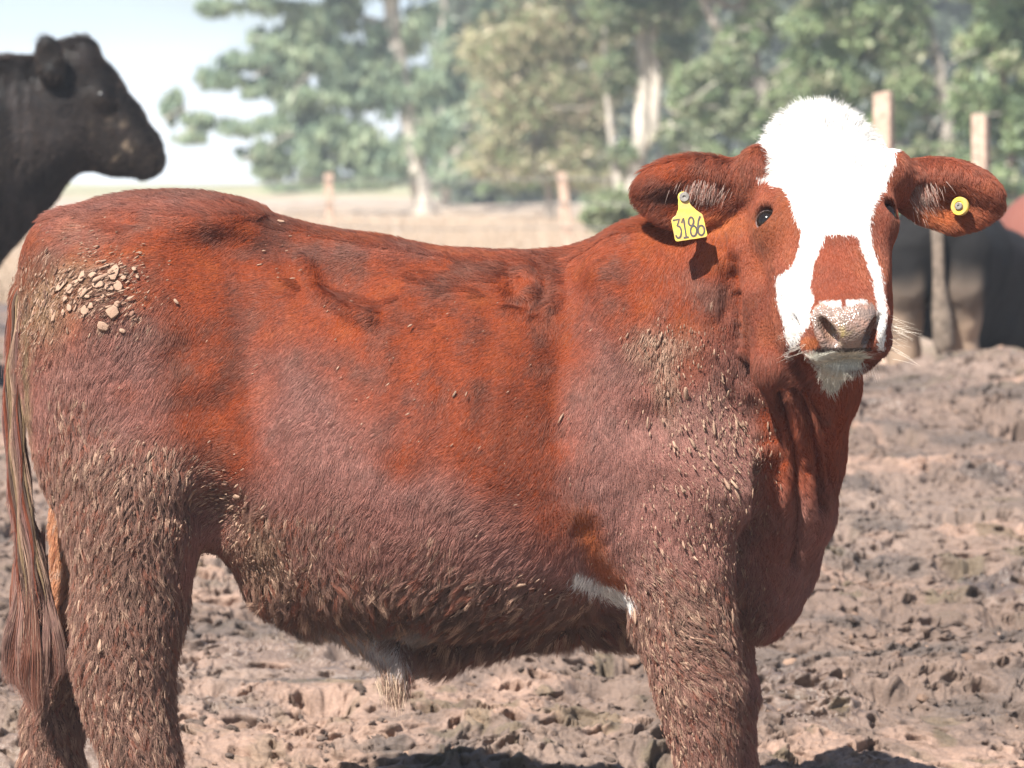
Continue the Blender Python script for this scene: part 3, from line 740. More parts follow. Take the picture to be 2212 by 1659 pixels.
lift = .045 + .10 * hdust_sheen + .26 * hmud; lift = np.where(top, .22 + 1.2 * sm(-.14, -.22, qh[:, 1]) * np.exp(-((qh[:, 0] - .01) / .095) ** 2), lift); lift = np.where(hear, .42, lift)
crest = (hn[:, 2] > .75) & ~hhd & ~hear; lift = np.where(crest, .35, lift); L = np.where(crest, L + .004, L)
clump = .16 + .14 * hdust_sheen + .60 * hmud; clump = np.where(hhd | hear, .22, clump); clump = np.where(top, .30 + .35 * sm(-.13, -.2, qh[:, 1]), clump)
chest_ = (px > 1640) & (py > 820) & ~hhd; L = np.where(chest_, L + .006, L); clump = np.where(chest_, clump + .35, clump)
belly_ = hmud * sm(1200, 1290, py) * (px > 470) * (px < 1370); clump = clump + .25 * belly_
clump = np.clip(clump, 0, .95)
for nm, sel, cell, seed in (('fur', ~(hmud > .35), .0075, 5), ('matted_fur', (hmud > .35) & ~(belly_ > .25), .0078, 6), ('belly_fur', (hmud > .35) & (belly_ > .25), .0125, 7)):
    pts, cid = grow(hpnt[sel], hn[sel], hd_[sel], L[sel], lift[sel], .25 * hmud[sel], clump[sel], cell, seed, wob=.06 + .06 * (seed > 5))
    r = np.random.default_rng(seed + 50); N = int(sel.sum()); cc = hc[sel].copy()
    cc *= (.82 + .36 * r.random(N))[:, None] * (.76 + .42 * ((cid * 331) % 1))[:, None]
    mm_ = hmud[sel]; pale = (mm_ > .3) & (((cid * 977) % 1) < .11) & ~hwh[sel]
    cc[pale] = CLAY * (.9 + .4 * r.random(int(pale.sum())))[:, None]
    red = (mm_ > .3) & (((cid * 577) % 1) > .84) & ~pale; cc[red] = cc[red] * .5 + RED * .45
    rad = .00034 + .00013 * mm_ + .0001 * hwh[sel]
    gl = np.where(mm_ > .35,   .28, .36) * np.where(hwh[sel], .5, 1)
    o = hair_obj(nm, pts, rad, cc, gl, M_HAIR); keep_parent(o, steer); o.parent = body; o.matrix_parent_inverse = Matrix.Identity(4)
print('fur', round(time.time() - t1, 1))

def add_strands(name, roots, ends, N, spreadr, k, rad, cols, sag, seed, gl=.6, wave=.004):
    """loose long hair between guide lines"""
    r = np.random.default_rng(seed)
    t = np.linspace(0, 1, k)[None, :, None]
    pts = roots[:, None, :] * (1 - t) + ends[:, None, :] * t
    pts = pts + np.array([0, 0, -1]) * (np.sin(t * math.pi) * sag)
    ph = r.random((N, 1, 3)) * 6.28; pts = pts + wave * np.sin(t * 5 + ph) * t
    o = hair_obj(name, pts, np.full(N, rad), cols, gl, M_HAIR); keep_parent(o, steer); return o

# tail switch: locks that hang, belly out and gather again
r = np.random.default_rng(77); NL = 46; NS = 3200
lock = r.integers(0, NL, NS); lx = r.random(NL) * 2 - 1; ly = r.random(NL) * 2 - 1; l0 = r.random(NL); k = 12
tt = np.linspace(0, 1, k)
startY = 1130 + 190 * l0[lock] + r.normal(size=NS) * 6; endY = 1440 + 85 * (1 - np.abs(lx[lock])) + r.normal(size=NS) * 16
pts = np.zeros((NS, k, 3))
for i, t in enumerate(tt):
    yy = startY + (endY - startY) * t
    cx = np.interp(yy, [1130, 1220, 1320, 1420, 1480, 1540], [62, 68, 74, 72, 70, 78])
    hw_ = np.interp(yy, [1130, 1220, 1320, 1400, 1460, 1500, 1540], [20, 28, 42, 56, 60, 44, 16])
    pin = 3.0 + 5 * abs(t - .35)
    xx = cx + lx[lock] * hw_ * (1) + r.normal(size=NS) * 0 + (np.sin(lock * 1.7 + t * 5) * 5)
    off = (lock * 0 + r.normal(size=NS)) if i == 0 else off
    xx = xx + off * pin; Yd = -.02 + ly[lock] * .022 * np.interp(t, [0, .6, 1], [.8, 1.4, .7]) - .012 * (1 - np.abs(lx[lock]))
    pts[:, i] = P(xx, yy, Yd) + np.stack([0 * xx, off * .0012, 0 * xx], 1)
lc = (np.where(r.random(NL)[:, None] < .5, MAUVE * .75, RED * .8) * .6 + MUD * .4)[lock] * (.55 + .8 * r.random(NS))[:, None]
pl = r.random(NS) < .10; lc[pl] = CLAY * .9
o = hair_obj('tail_switch', pts, np.full(NS, .00075), lc, .5, M_HAIR); keep_parent(o, steer)

# the muddy ropes of hair down the upper tail
NS = 1500; r = np.random.default_rng(78); k = 7; lock = r.integers(0, 12, NS); y0 = 610 + 560 * r.random(NS); ln = 90 + 60 * r.random(NS); sd = (lock / 11 * 2 - 1); pts = np.zeros((NS, k, 3)); off = r.normal(size=NS)
for i, t in enumerate(np.linspace(0, 1, k)):
    yy = y0 + ln * t; cx = np.interp(yy, [560, 650, 800, 950, 1080, 1200, 1300], [80, 46, 30, 33, 44, 62, 74]); hw_ = np.interp(yy, [600, 700, 1100, 1300], [26, 21, 22, 32])
    pts[:, i] = P(cx + sd * hw_ * (.9 + .25 * t) + off * 1.6 + 3 * np.sin(yy / 30 + lock), yy, -.05 - .018 * np.sqrt(np.clip(1 - sd ** 2, 0, 1)) - .004 * t)
lc = np.array([RED * .8, MAUVE * .7, MUD * .9, CLAY * .9, DUN * .9, DARK * 1.5])[(lock * 5 + 1) % 6] * (.7 + .6 * r.random(NS))[:, None]
o = hair_obj('tail_hair', pts, np.full(NS, .0009), lc, .4, M_HAIR); keep_parent(o, steer)
# stray wisps on the crown
NS = 260; r = np.random.default_rng(79); a = r.random(NS) * 2 - 1
roots = hp(0, 0, 0) + (a * .075 + .01)[:, None] * HU + (-.215 + .055 * a ** 2 + r.normal(size=NS) * .012)[:, None] * HV + (-.085 + r.normal(size=NS) * .02)[:, None] * HW
d = norm(-HV * .9 + HU * (a * .9)[:, None] + HW * .35 + r.normal(size=(NS, 3)) * .35); t = np.linspace(0, 1, 6)[None, :, None]; bend = r.normal(size=(NS, 1, 3)) * .010
pts = roots[:, None] + d[:, None] * (.03 + .030 * r.random(NS))[:, None, None] * t + bend * t ** 2 + np.array([0, 0, -1.]) * t ** 2 * .006
o = hair_obj('crown_wisp', pts, np.full(NS, .0003), np.tile([.8, .74, .66], (NS, 1)) * (.7 + .3 * r.random(NS))[:, None], .6, M_HAIR); keep_parent(o, steer)

# whiskers and chin bristles
r = np.random.default_rng(5); NW = 130
u = (r.random(NW) * 2 - 1); sel = r.random(NW) < .45
roots = np.where(sel[:, None], hp(0, .255, -.115) + u[:, None] * .045 * HU + (r.normal(size=NW) * .008)[:, None] * HW,
                 hp(0, .225, -.08) + (np.sign(u) * (.066 + .014 * np.abs(u)))[:, None] * HU + (r.normal(size=NW) * .014)[:, None] * HW + (r.normal(size=NW) * .014)[:, None] * HV)
dirs = np.where(sel[:, None], norm(HV * .8 + np.array([0, -.25, -.7]) + HU * u[:, None] * .4 + r.normal(size=(NW, 3)) * .15), norm(HU * np.sign(u)[:, None] * 1.0 + HV * .45 + HW * .3 + r.normal(size=(NW, 3)) * .22))
Lw = np.where(sel, .018 + .018 * r.random(NW), .018 + .040 * r.random(NW))
k = 6; t = np.linspace(0, 1, k)[None, :, None]
pts = roots[:, None] + dirs[:, None] * Lw[:, None, None] * t + np.array([0, 0, -1]) * (t ** 2) * .006
o = hair_obj('whisker', pts, np.full(NW, .00028), np.tile([.8, .74, .62], (NW, 1)), .9, M_HAIR); keep_parent(o, steer)

# pale tufts inside the ears
for e, (cx, cy, rx, ry, dg, dv) in enumerate(((1528, 402, 44, 17, 8, (-.55, -.35, -1)), (1988, 405, 30, 34, 20, (.55, -.35, -1)))):
    N = 340; r = np.random.default_rng(e)
    w = np.where((sn[:, 1] < -.1) & AEAR, gauss(PX, PY, cx, cy, rx, ry, dg) ** 1.5, 0) + 1e-12
    rp_, rn_, _ = sample_surface(sv, sF, N, w, sn, 300 + e); k_ = (AEAR | True)
    d = norm(norm(np.array(dv, float)) + rn_ * .45 + r.normal(size=(N, 3)) * .2)
    t = np.linspace(0, 1, 6)[None, :, None]; Lh = (.010 + .020 * r.random(N))[:, None, None]
    pts = rp_[:, None] + d[:, None] * Lh * t + np.array([0, 0, -1.]) * t ** 2 * .006
    cols = np.where((r.random(N) < .6)[:, None], np.array([.44, .32, .27]), RED * 1.1) * (.7 + .5 * r.random(N))[:, None]
    o = hair_obj('ear_tuft', pts, np.full(N, .00036), cols, .7, M_HAIR); keep_parent(o, steer)
# the tassel under the belly
r = np.random.default_rng(9); N = 900; t = np.linspace(0, 1, 7)[None, :, None]
rp_ = P(852 + r.normal(size=N) * 14, 1425 + r.random(N) * 48, -.13 + r.normal(size=N) * .006); Lh = (.030 + .035 * r.random(N))[:, None, None]
d = norm(np.array([.05, -.1, -1.]) + (P(860, 1500, -.13) - rp_) * 6 + r.normal(size=(N, 3)) * .12)
pts = rp_[:, None] + d[:, None] * Lh * t; cols = np.where((r.random(N) < .5)[:, None], np.array([.62, .46, .32]), MUD) * (.6 + .6 * r.random(N))[:, None]
o = hair_obj('belly_tassel', pts, np.full(N, .0006), cols, .6, M_HAIR); keep_parent(o, steer)

# ---- dried mud stuck in the coat
def lump_base():
    bm = bmesh.new(); bmesh.ops.create_cube(bm, size=1.0); bmesh.ops.subdivide_edges(bm, edges=bm.edges, cuts=1, use_grid_fill=True)
    v = np.array([x.co[:] for x in bm.verts]); v = norm(v) * .5 * (.80 + .20 * np.abs(v).max(1, keepdims=True) / .5); bm.verts.index_update()
    F = np.array([[l.index for l in f.verts] for f in bm.faces]); bm.free(); return v, F
LV, LF = lump_base()
LVS = norm(LV) * .5 * .45 + np.sign(np.round(LV, 3)) * .5 * .62 * (np.abs(LV) > .05)
def lumps(c, ax, ay, az, sx, sy, sz, seed, rough=.28, base=None):
    """one deformed lump per row; ax, ay, az unit axes (n,3), sizes (n,)"""
    r = np.random.default_rng(seed); n = len(c)
    b = (LV if base is None else base)[None] * (1 + rough * r.normal(size=(n, len(LV), 1)) * .6)
    v = c[:, None] + b[..., 0:1] * (ax * sx[:, None])[:, None] + b[..., 1:2] * (ay * sy[:, None])[:, None] + b[..., 2:3] * (az * sz[:, None])[:, None]
    F = (LF[None] + (np.arange(n) * len(LV))[:, None, None]).reshape(-1, 4)
    return v.reshape(-1, 3), F

HIP = [(435, 540, 35, 58), (330, 585, 40, 66), (377, 600, 42, 58), (588, 515, 52, 88), (520, 580, 38, 56), (563, 597, 32, 46), (617, 580, 44, 58), (450, 615, 50, 48), (490, 680, 34, 32), (382, 690, 28, 38), (450, 705, 42, 58), (580, 705, 64, 66),
       (600, 675, 30, 34), (540, 780, 58, 48), (620, 795, 28, 38), (350, 715, 18, 44), (485, 532, 40, 34), (640, 535, 26, 30), (690, 490, 24, 22), (700, 530, 18, 16), (410, 560, 22, 30), (470, 640, 30, 20), (360, 650, 26, 20), (545, 640, 24, 18), (1425, 268, 42, 22), (895, 650, 34, 16)]
near_i = np.nonzero((sn[:, 1] < -.1) & ~AHD & ~AEAR)[0]; npx, npy = PX[near_i], PY[near_i]
# probability of mud crumbs over the coat
pr = .9 * gauss(npx, npy, 1560, 960, 80, 110, -20) + .8 * gauss(npx, npy, 1480, 1250, 95, 260) + .9 * gauss(npx, npy, 1450, 745, 70, 34) + .5 * gauss(npx, npy, 1440, 870, 26, 60) + .9 * gauss(npx, npy, 1500, 1480, 80, 170)
pr += .4 * gauss(npx, npy, 270, 1450, 100, 220) + .5 * gauss(npx, npy, 300, 1090, 150, 90) + .8 * gauss(npx, npy, 215, 620, 90, 70) + .8 * stroke(npx, npy, [(480, 1090), (560, 1200), (700, 1325), (900, 1350), (1200, 1320)], 45)
pr += .08 * gauss(npx, npy, 880, 880, 110, 60) + .08 * gauss(npx, npy, 600, 570, 40, 40) + .12 * gauss(npx, npy, 1370, 960, 60, 20) + .012 * gauss(npx, npy, 900, 900, 500, 250) + .25 * gauss(npx, npy, 90, 700, 40, 100) + .3 * gauss(npx, npy, 110, 1560, 50, 90)
pr *= np.where((sv[near_i, 0] > 0.2) , .36, 1.0)              # the finer grid there has four times the points
r = np.random.default_rng(31); NM = 9500
ids = near_i[r.choice(len(near_i), NM, p=pr / pr.sum())]
cp = sv[ids] + sn[ids] * .0042 + r.normal(size=(NM, 3)) * .003; nn = norm(sn[ids] + r.normal(size=(NM, 3)) * .25)
fd = flow(sv[ids], nn, AHD[ids], AEAR[ids]); az = nn; ax = norm(fd - nn * (fd * nn).sum(1, keepdims=True)); ay = np.cross(az, ax)
s0 = .0017 * np.exp(r.normal(size=NM) * .5); s0 = np.where((AMUD[ids] < .3) & (PX[ids] < 1380), s0 * .6, s0) * np.where(PX[ids] > 1380, .95, 1); lv1, lf1 = lumps(cp, ax, ay, az, s0 * (2.0 + 3.2 * r.random(NM)), s0 * 1.1, s0 * .65, 3, .45)
hu = np.array(HIP, float); hx = hu[:, 0] / 1.2764 * .54; hy = (700 + hu[:, 1] / 1.2764) * .54
hi = np.array([near_i[np.argmin((npx - a) ** 2 + (npy - b) ** 2)] for a, b in zip(hx, hy)])
nn = sn[hi]; cp = sv[hi] + nn * .0052; az = nn; zz = np.tile([0., 0, 1], (len(hi), 1)) + r.normal(size=(len(hi), 3)) * .5; ay = norm(zz - nn * (zz * nn).sum(1, keepdims=True)); ax = np.cross(ay, az)
sx = hu[:, 2] / 1.2764 * .54 * .00079 * 1.1; sy = hu[:, 3] / 1.2764 * .54 * .00079 * 1.1; lv2, lf2 = lumps(cp, ax, ay, az, sx, sy, np.full(len(hi), .0014), 4, .24)
lv = np.concatenate([lv1, lv2]); lf = np.concatenate([lf1, lf2 + len(lv1)])
lcol = np.concatenate([np.repeat((np.where(((r.random(NM) < .62) | (AMUD[ids] < .3))[:, None], CLAY * .85, MUD * .9) * (.7 + .5 * r.random(NM))[:, None]), len(LV), 0), np.tile(CLAY * .92, (len(lv2), 1))])
lcol = lcol * (1 + .2 * fbm(lv, 300, 2, 8))[:, None]
M_CRUST = attr_mat('dried_mud', 'Col', .92, .1, .5, 900)
o = mesh_np('dried_mud', lv, lf, M_CRUST, smooth=False, colors={'Col': np.clip(lcol, 0, 1)}); o['kind'] = 'stuff'; keep_parent(o, steer)
tag(o, 'pale crumbs and flakes of mud dried into the coat')

# ---- eyes
def uv_ball(r, seg=32, rings=20):
    bm = bmesh.new(); bmesh.ops.create_uvsphere(bm, u_segments=seg, v_segments=rings, radius=r); return bm
M_EYE, nt, b = nodes('eye_surface'); a = add_node(nt, 'ShaderNodeAttribute', attribute_name='Col'); nt.links.new(a.outputs['Color'], b.inputs['Base Color'])
b.inputs['Roughness'].default_value = .10; b.inputs['Specular IOR Level'].default_value = .35
for s_, gz in ((-1, (-.46, -1, .34)), (1, (.12, -1, .05))):
    bm = uv_ball(.0225); me = bpy.data.meshes.new('eye'); bm.to_mesh(me); bm.free()
    for p_ in me.polygons: p_.use_smooth = True
    v = np.array([x.co[:] for x in me.vertices]); g_ = norm(np.array(gz)); cs = norm(v) @ g_
    col = np.where((cs > (.66, .2)[s_ > 0])[:, None], np.array([.010, .007, .006]), np.where((cs > (.60, .1)[s_ > 0])[:, None], np.array([.05, .03, .02]), np.array([.40, .31, .30])))
    at = me.color_attributes.new('Col', 'FLOAT_COLOR', 'POINT'); at.data.foreach_set('color', np.concatenate([col, np.ones((len(v), 1))], 1).astype(np.float32).ravel())
    me.materials.append(M_EYE); o = bpy.data.objects.new('eye', me); COL.objects.link(o); o.location = hp(.100 * s_, -.018, -.066); keep_parent(o, steer)

# ---- ear tags
M_YEL, nt, b = nodes('yellow_tag')
tc = add_node(nt, 'ShaderNodeTexCoord'); n_ = add_node(nt, 'ShaderNodeTexNoise', Scale=90.0, Detail=5.0); rp = nt.nodes.new('ShaderNodeValToRGB')
rp.color_ramp.elements[0].position = .44; rp.color_ramp.elements[0].color = (.52, .33, .10, 1); rp.color_ramp.elements[1].position = .60; rp.color_ramp.elements[1].color = (.80, .58, .07, 1)
nt.links.new(tc.outputs['Object'], n_.inputs['Vector']); nt.links.new(n_.outputs['Fac'], rp.inputs[0]); nt.links.new(rp.outputs[0], b.inputs['Base Color']); b.inputs['Roughness'].default_value = .38
M_INK = simple_mat('tag_ink', (.055, .045, .045), .6, 0, 200, .4); M_STUD = simple_mat('grey_stud', (.20, .18, .16), .5, .2, 200, .3)
TY = -.262
def T(u, v, dy=0.0): return P((2500 + u / 3.687) * .54, (550 + v / 3.687) * .54, TY - (v - 900) * .000022 + dy)
def slab(name, outline, thick, mat, parent, dy=0.0, bevel=.0):
    bm = bmesh.new(); vs_ = [bm.verts.new(T(u, v, dy)) for u, v in outline]; f = bm.faces.new(vs_)
    r_ = bmesh.ops.extrude_face_region(bm, geom=[f]); bmesh.ops.translate(bm, verts=[x for x in r_['geom'] if isinstance(x, bmesh.types.BMVert)], vec=(0, thick, 0))
    bmesh.ops.recalc_face_normals(bm, faces=bm.faces)
    if bevel: bmesh.ops.bevel(bm, geom=[e for e in bm.edges], offset=bevel, segments=2, affect='EDGES', profile=.5)
    o = bm_obj(name, bm, mat, None, smooth=False); o.parent = parent
    return o
tag_root = empty('ear_tag', T(860, 880)); keep_parent(tag_root, steer); tag_inv = Matrix.Translation(-Vector(T(860, 880)))
def under_tag(o): o.parent = tag_root; o.matrix_parent_inverse = tag_inv
arc = [(860 + 82 * math.cos(a), 880 + 82 * math.sin(a)) for a in np.linspace(R(150), R(375), 14)]
outl = [(785, 960), (788, 1060), (750, 1150), (700, 1195), (683, 1225), (738, 1505), (752, 1528), (778, 1533), (1190, 1470), (1210, 1450), (1213, 1425), (1152, 1160), (1140, 1130), (1050, 1070), (985, 1010), (950, 960)]
o = slab('tag_plate', arc + outl[::-1], .0022, M_YEL, None, 0, .0004); under_tag(o)
def ribbon(bm, pts, w, dy):
    pts = [np.array(q, float) for q in pts]; L_, R_ = [], []
    for i, q in enumerate(pts):
        d = pts[min(i + 1, len(pts) - 1)] - pts[max(i - 1, 0)]; d /= np.linalg.norm(d) + 1e-9; nrm = np.array([-d[1], d[0]]) * w / 2
        L_.append(bm.verts.new(T(*(q + nrm), dy))); R_.append(bm.verts.new(T(*(q - nrm), dy)))
    for i in range(len(pts) - 1): bm.faces.new((L_[i], L_[i + 1], R_[i + 1], R_[i]))
def arcp(cx, cy, rx, ry, a0, a1, n=14, tilt=0): return [(cx + rx * math.cos(R(a)) + tilt * ry * math.sin(R(a)) * .18, cy + ry * math.sin(R(a))) for a in np.linspace(a0, a1, n)]
DIG = {'digit_three': [[(706, 1222), (800, 1206), (768, 1305)] + arcp(788, 1395, 44, 88, -80, 150)],
       'digit_one': [[(838, 1262), (862, 1188), (905, 1470)], [(866, 1480), (942, 1466)]],
       'digit_eight': [arcp(975, 1238, 38, 62, 0, 360, 20), arcp(1012, 1378, 46, 76, 0, 360, 20)],
       'digit_six': [[(1108, 1160), (1082, 1230), (1072, 1330)], arcp(1124, 1368, 48, 72, 0, 360, 20)]}
for nm, ss in DIG.items():
    bm = bmesh.new()
    for j, q in enumerate(ss): ribbon(bm, q, 27, -.0007 - .00015 * j)
    bmesh.ops.solidify(bm, geom=bm.faces[:], thickness=.0002) if False else None
    o = bm_obj(nm, bm, M_INK, None, smooth=False); under_tag(o)
def disc(name, c, nrm, prof, mat, parent_fn, seg=28):
    """turned shape: prof = [(radius, height), ...] about axis nrm"""
    bm = bmesh.new(); q = Vector(nrm).to_track_quat('Z', 'Y'); rings = []
    for rr, hh in prof: rings.append([bm.verts.new(Vector(c) + q @ Vector((rr * math.cos(a), rr * math.sin(a), hh))) for a in np.linspace(0, 2 * math.pi, seg, endpoint=False)])
    for A, B in zip(rings[:-1], rings[1:]):
        for i in range(seg): bm.faces.new((A[i], A[(i + 1) % seg], B[(i + 1) % seg], B[i]))
    bm.faces.new(rings[0][::-1]); bm.faces.new(rings[-1]); bmesh.ops.recalc_face_normals(bm, faces=bm.faces)
    o = bm_obj(name, bm, mat, None, smooth=False); parent_fn(o); return o
disc('stud', T(875, 878, -.002), (-.1, -1, .1), [(.0088, -.004), (.0088, .0015), (.0076, .0028), (.0030, .0028), (.0026, .0006), (.0005, .0006)], M_STUD, under_tag)
disc('stud', T(872, 880, .012), (-.1, -1, .1), [(.0030, -.02), (.0030, .010)], M_STUD, under_tag)
bc = P(2074, 446, -.205); btn = empty('ear_button', bc); keep_parent(btn, steer); binv = Matrix.Translation(-Vector(bc))
def under_btn(o): o.parent = btn; o.matrix_parent_inverse = binv
bn = (-.62, -1, .12)
disc('button_disc', bc, bn, [(.0155, -.004), (.0165, -.002), (.0165, .003), (.0150, .0048), (.0095, .0048), (.0085, .0030), (.001, .0030)], M_YEL, under_btn)
disc('stud', Vector(bc) + Vector(bn).normalized() * .004, bn, [(.0070, -.003), (.0070, .0030), (.0056, .0045), (.0022, .0045), (.0018, .0025), (.0004, .0025)], M_STUD, under_btn)
print('steer done', round(time.time() - t1, 1))
# ================================================================== ground
t1 = time.time()
GY = np.array([-12, -1, .1, .35, .8, 2, 4, 6.0, 6.6, 7.4, 9, 14, 29, 54, 84, 134, 200, 260, 330])
GZ = np.array([-.05, -.02, .0,   .02, .09, .24, .46, .64, .67, .68, .68, .73, .80, .95, 1.15, 1.58, 1.95, 1.9, .8])
GZR = np.array([-.05, -.02, .0,   .02, .09, .24, .46, .64, .65, .50, .20, .55, .80, .95, 1.15, 1.58, 1.95, 1.9, .8])
def base_z(x, y):
    r = sm(.4, 1.1, x); return np.interp(y, GY, GZ) * (1 - r) + np.interp(y, GY, GZR) * r
def mud_h(x, y, split=False):
    o = noise2(x * 6, y * 6, 3) * .05
    x = x + o; y = y + noise2(x * 6 + 9, y * 6, 4) * .05
    h = .030 * noise2(x * 1.7, y * 1.7, 11) + .022 * noise2(x * 4.1, y * 4.1, 12)
    d1, d2, v = worley2(x * 8.5, y * 8.5, 21); h = h + .020 * (v - .35) * sm(.02, .30, d2 - d1) * (1 - .5 * d1)
    x2 = x + .014 * noise2(x * 34, y * 34, 6); y2 = y + .014 * noise2(x * 34, y * 34, 7)
    d1, d2, v = worley2(x2 * 19, y2 * 19, 31); m = sm(-.4, .3, noise2(x * 3, y * 3, 44)); k = .019 * (v - .3) * sm(.0, .35, d2 - d1) * m
    d1, d2, v = worley2(x2 * 43, y2 * 43, 41); k = k + .011 * (v - .3) * sm(.0, .4, d2 - d1) * (.3 + .7 * m)
    k = k + .008 * noise2(x2 * 27, y2 * 27, 51) * (.4 + .6 * m) + .0048 * noise2(x * 66, y * 66, 52) + .0022 * noise2(x * 140, y * 140, 53)
    d1, d2, v = worley2(x2 * 2.4 + 5, y2 * 2.4, 61); hole = sm(.26, .14, d1) * (v > .4); h = h - .045 * hole
    d1, d2, v = worley2(x2 * 7.5 + 1, y2 * 9.5 + 8, 66); k = k - .028 * sm(.26, .14, d1) * (v > .6)
    d1, d2, v = worley2(x2 * 17 + 1, y2 * 21 + 8, 67); k = k - .022 * sm(.27, .14, d1) * (v > .66)
    k = k * .88
    if split: return h, k
    return h + k
ucore = np.linspace(-.185, .185, 1050); uo = .185 + np.cumsum(.0008 * 1.062 ** np.arange(75))
U = np.concatenate([-uo[::-1], ucore, uo])
rows = np.concatenate([np.linspace(-11, -.4, 60)[:-1], np.linspace(-.4, .5, 50)[:-1], np.linspace(.5, 3.4, 430)[:-1], np.linspace(3.4, 7.4, 300)[:-1], np.linspace(7.4, 14, 110)[:-1], np.geomspace(14, 330, 130)])
dd = np.maximum(rows - CAM_Y, 6.0)
GXX = U[None, :] * dd[:, None]; GYY = np.broadcast_to(rows[:, None], GXX.shape)
mudw = sm(13.8 + 0 * GXX, 11.5, GYY + .5 * noise2(GXX * .9, GYY * .9, 5))
mudw = np.maximum(mudw, sm(11.5, 9.5, GYY))
hm_, hk_ = mud_h(GXX, GYY, True); hm_ = hm_ + hk_
fz = .05 * noise2(GXX * .8, GYY * .8, 71) + .03 * noise2(GXX * 5, GYY * 5, 72) * (GYY < 60)
crest = .05 * noise2(GXX * 1.6 + 3, 0 * GYY, 81) * sm(4.5, 6.5, GYY) * sm(9, 7, GYY)
GH = base_z(GXX, GYY) + hm_ * mudw + fz * (1 - mudw) + crest
V = np.stack([GXX + .010 * noise2(GXX * 25, GYY * 25, 91) * mudw, GYY + .012 * noise2(GXX * 25, GYY * 25, 92) * mudw - 1.45 * hk_ * mudw * sm(11, 9, GYY) * sm(0, .4, GYY), GH], -1).reshape(-1, 3)
nr, nc = GXX.shape; ii = np.arange(nr * nc).reshape(nr, nc)
GF = np.stack([ii[:-1, :-1], ii[:-1, 1:], ii[1:, 1:], ii[1:, :-1]], -1).reshape(-1, 4)
xx, yy = V[:, 0], V[:, 1]
mc = np.tile(np.array([.152, .104, .080]), (len(V), 1))
mc = mixc(mc, np.array([.185, .132, .104]), sm(-.3, .6, noise2(xx * 1.4, yy * 1.4, 101)))
mc = mixc(mc, np.array([.085, .065, .055]), .8 * sm(.1, .6, noise2(xx * 5, yy * 5, 102)))
dry = sm(.38, .75, noise2(xx * 2.2 + 4, yy * 2.2, 103) + .5 * noise2(xx * 11, yy * 11, 104)); mc = mixc(mc, np.array([.27, .175, .130]), .8 * dry)
olive = sm(.35, .7, noise2(xx * 14, yy * 14, 105)) * sm(-.2, .4, noise2(xx * 1.1, yy * 1.1, 106)); mc = mixc(mc, np.array([.085, .068, .035]), .55 * olive)
d1, d2, v_ = worley2(xx * 19, yy * 19, 31); mc = mc * (.82 + .36 * v_)[:, None]
fc = np.tile(np.array([.39, .305, .23]), (len(V), 1)); fc = mixc(fc, np.array([.45, .36, .28]), sm(-.4, .4, noise2(xx * .5, yy * .25, 111)))
fc = mixc(fc, np.array([.30, .20, .13]), .6 * sm(.1, .7, noise2(xx * 2.2, yy * .9, 112)))
fc = mixc(fc, np.array([.33, .31, .17]), sm(70, 120, yy + 20 * noise2(xx * .05, yy * .05, 113)))
rt = xx / (yy - CAM_Y)
fc = mixc(fc, np.array([.13, .15, .07]), sm(.055, .10, rt + .01 * noise2(xx, yy, 9)) * sm(12, 16, yy) * .7)
gc = fc * (1 - mudw.ravel()[:, None]) + mc * mudw.ravel()[:, None]
wet = np.clip(sm(.05, .6, noise2(xx * 3.1, yy * 3.1, 121)) * (1 - dry), 0, 1) * mudw.ravel()
M_GR, nt, b = nodes('churned_mud'); a = add_node(nt, 'ShaderNodeAttribute', attribute_name='Col'); w_ = add_node(nt, 'ShaderNodeAttribute', attribute_name='wet')
tc = add_node(nt, 'ShaderNodeTexCoord'); n1 = add_node(nt, 'ShaderNodeTexNoise', Scale=120.0, Detail=6.0, Roughness=.65)
nt.links.new(tc.outputs['Object'], n1.inputs['Vector'])
mr = add_node(nt, 'ShaderNodeMapRange'); mr.inputs['To Min'].default_value = .88; mr.inputs['To Max'].default_value = .36
nt.links.new(w_.outputs['Fac'], mr.inputs['Value']); nt.links.new(mr.outputs[0], b.inputs['Roughness'])
mv = add_node(nt, 'ShaderNodeMapRange'); mv.inputs['From Min'].default_value = .3; mv.inputs['From Max'].default_value = .7; mv.inputs['To Min'].default_value = .75; mv.inputs['To Max'].default_value = 1.25
vm = add_node(nt, 'ShaderNodeVectorMath', operation='SCALE'); nt.links.new(n1.outputs['Fac'], mv.inputs['Value']); nt.links.new(a.outputs['Color'], vm.inputs[0]); nt.links.new(mv.outputs[0], vm.inputs['Scale'])
nt.links.new(vm.outputs[0], b.inputs['Base Color'])
bp = add_node(nt, 'ShaderNodeBump', Strength=.7, Distance=.006); nt.links.new(n1.outputs['Fac'], bp.inputs['Height']); nt.links.new(bp.outputs[0], b.inputs['Normal'])
gnd = mesh_np('ground', V, GF, M_GR, colors={'Col': gc, 'wet': wet}); gnd['kind'] = 'structure'

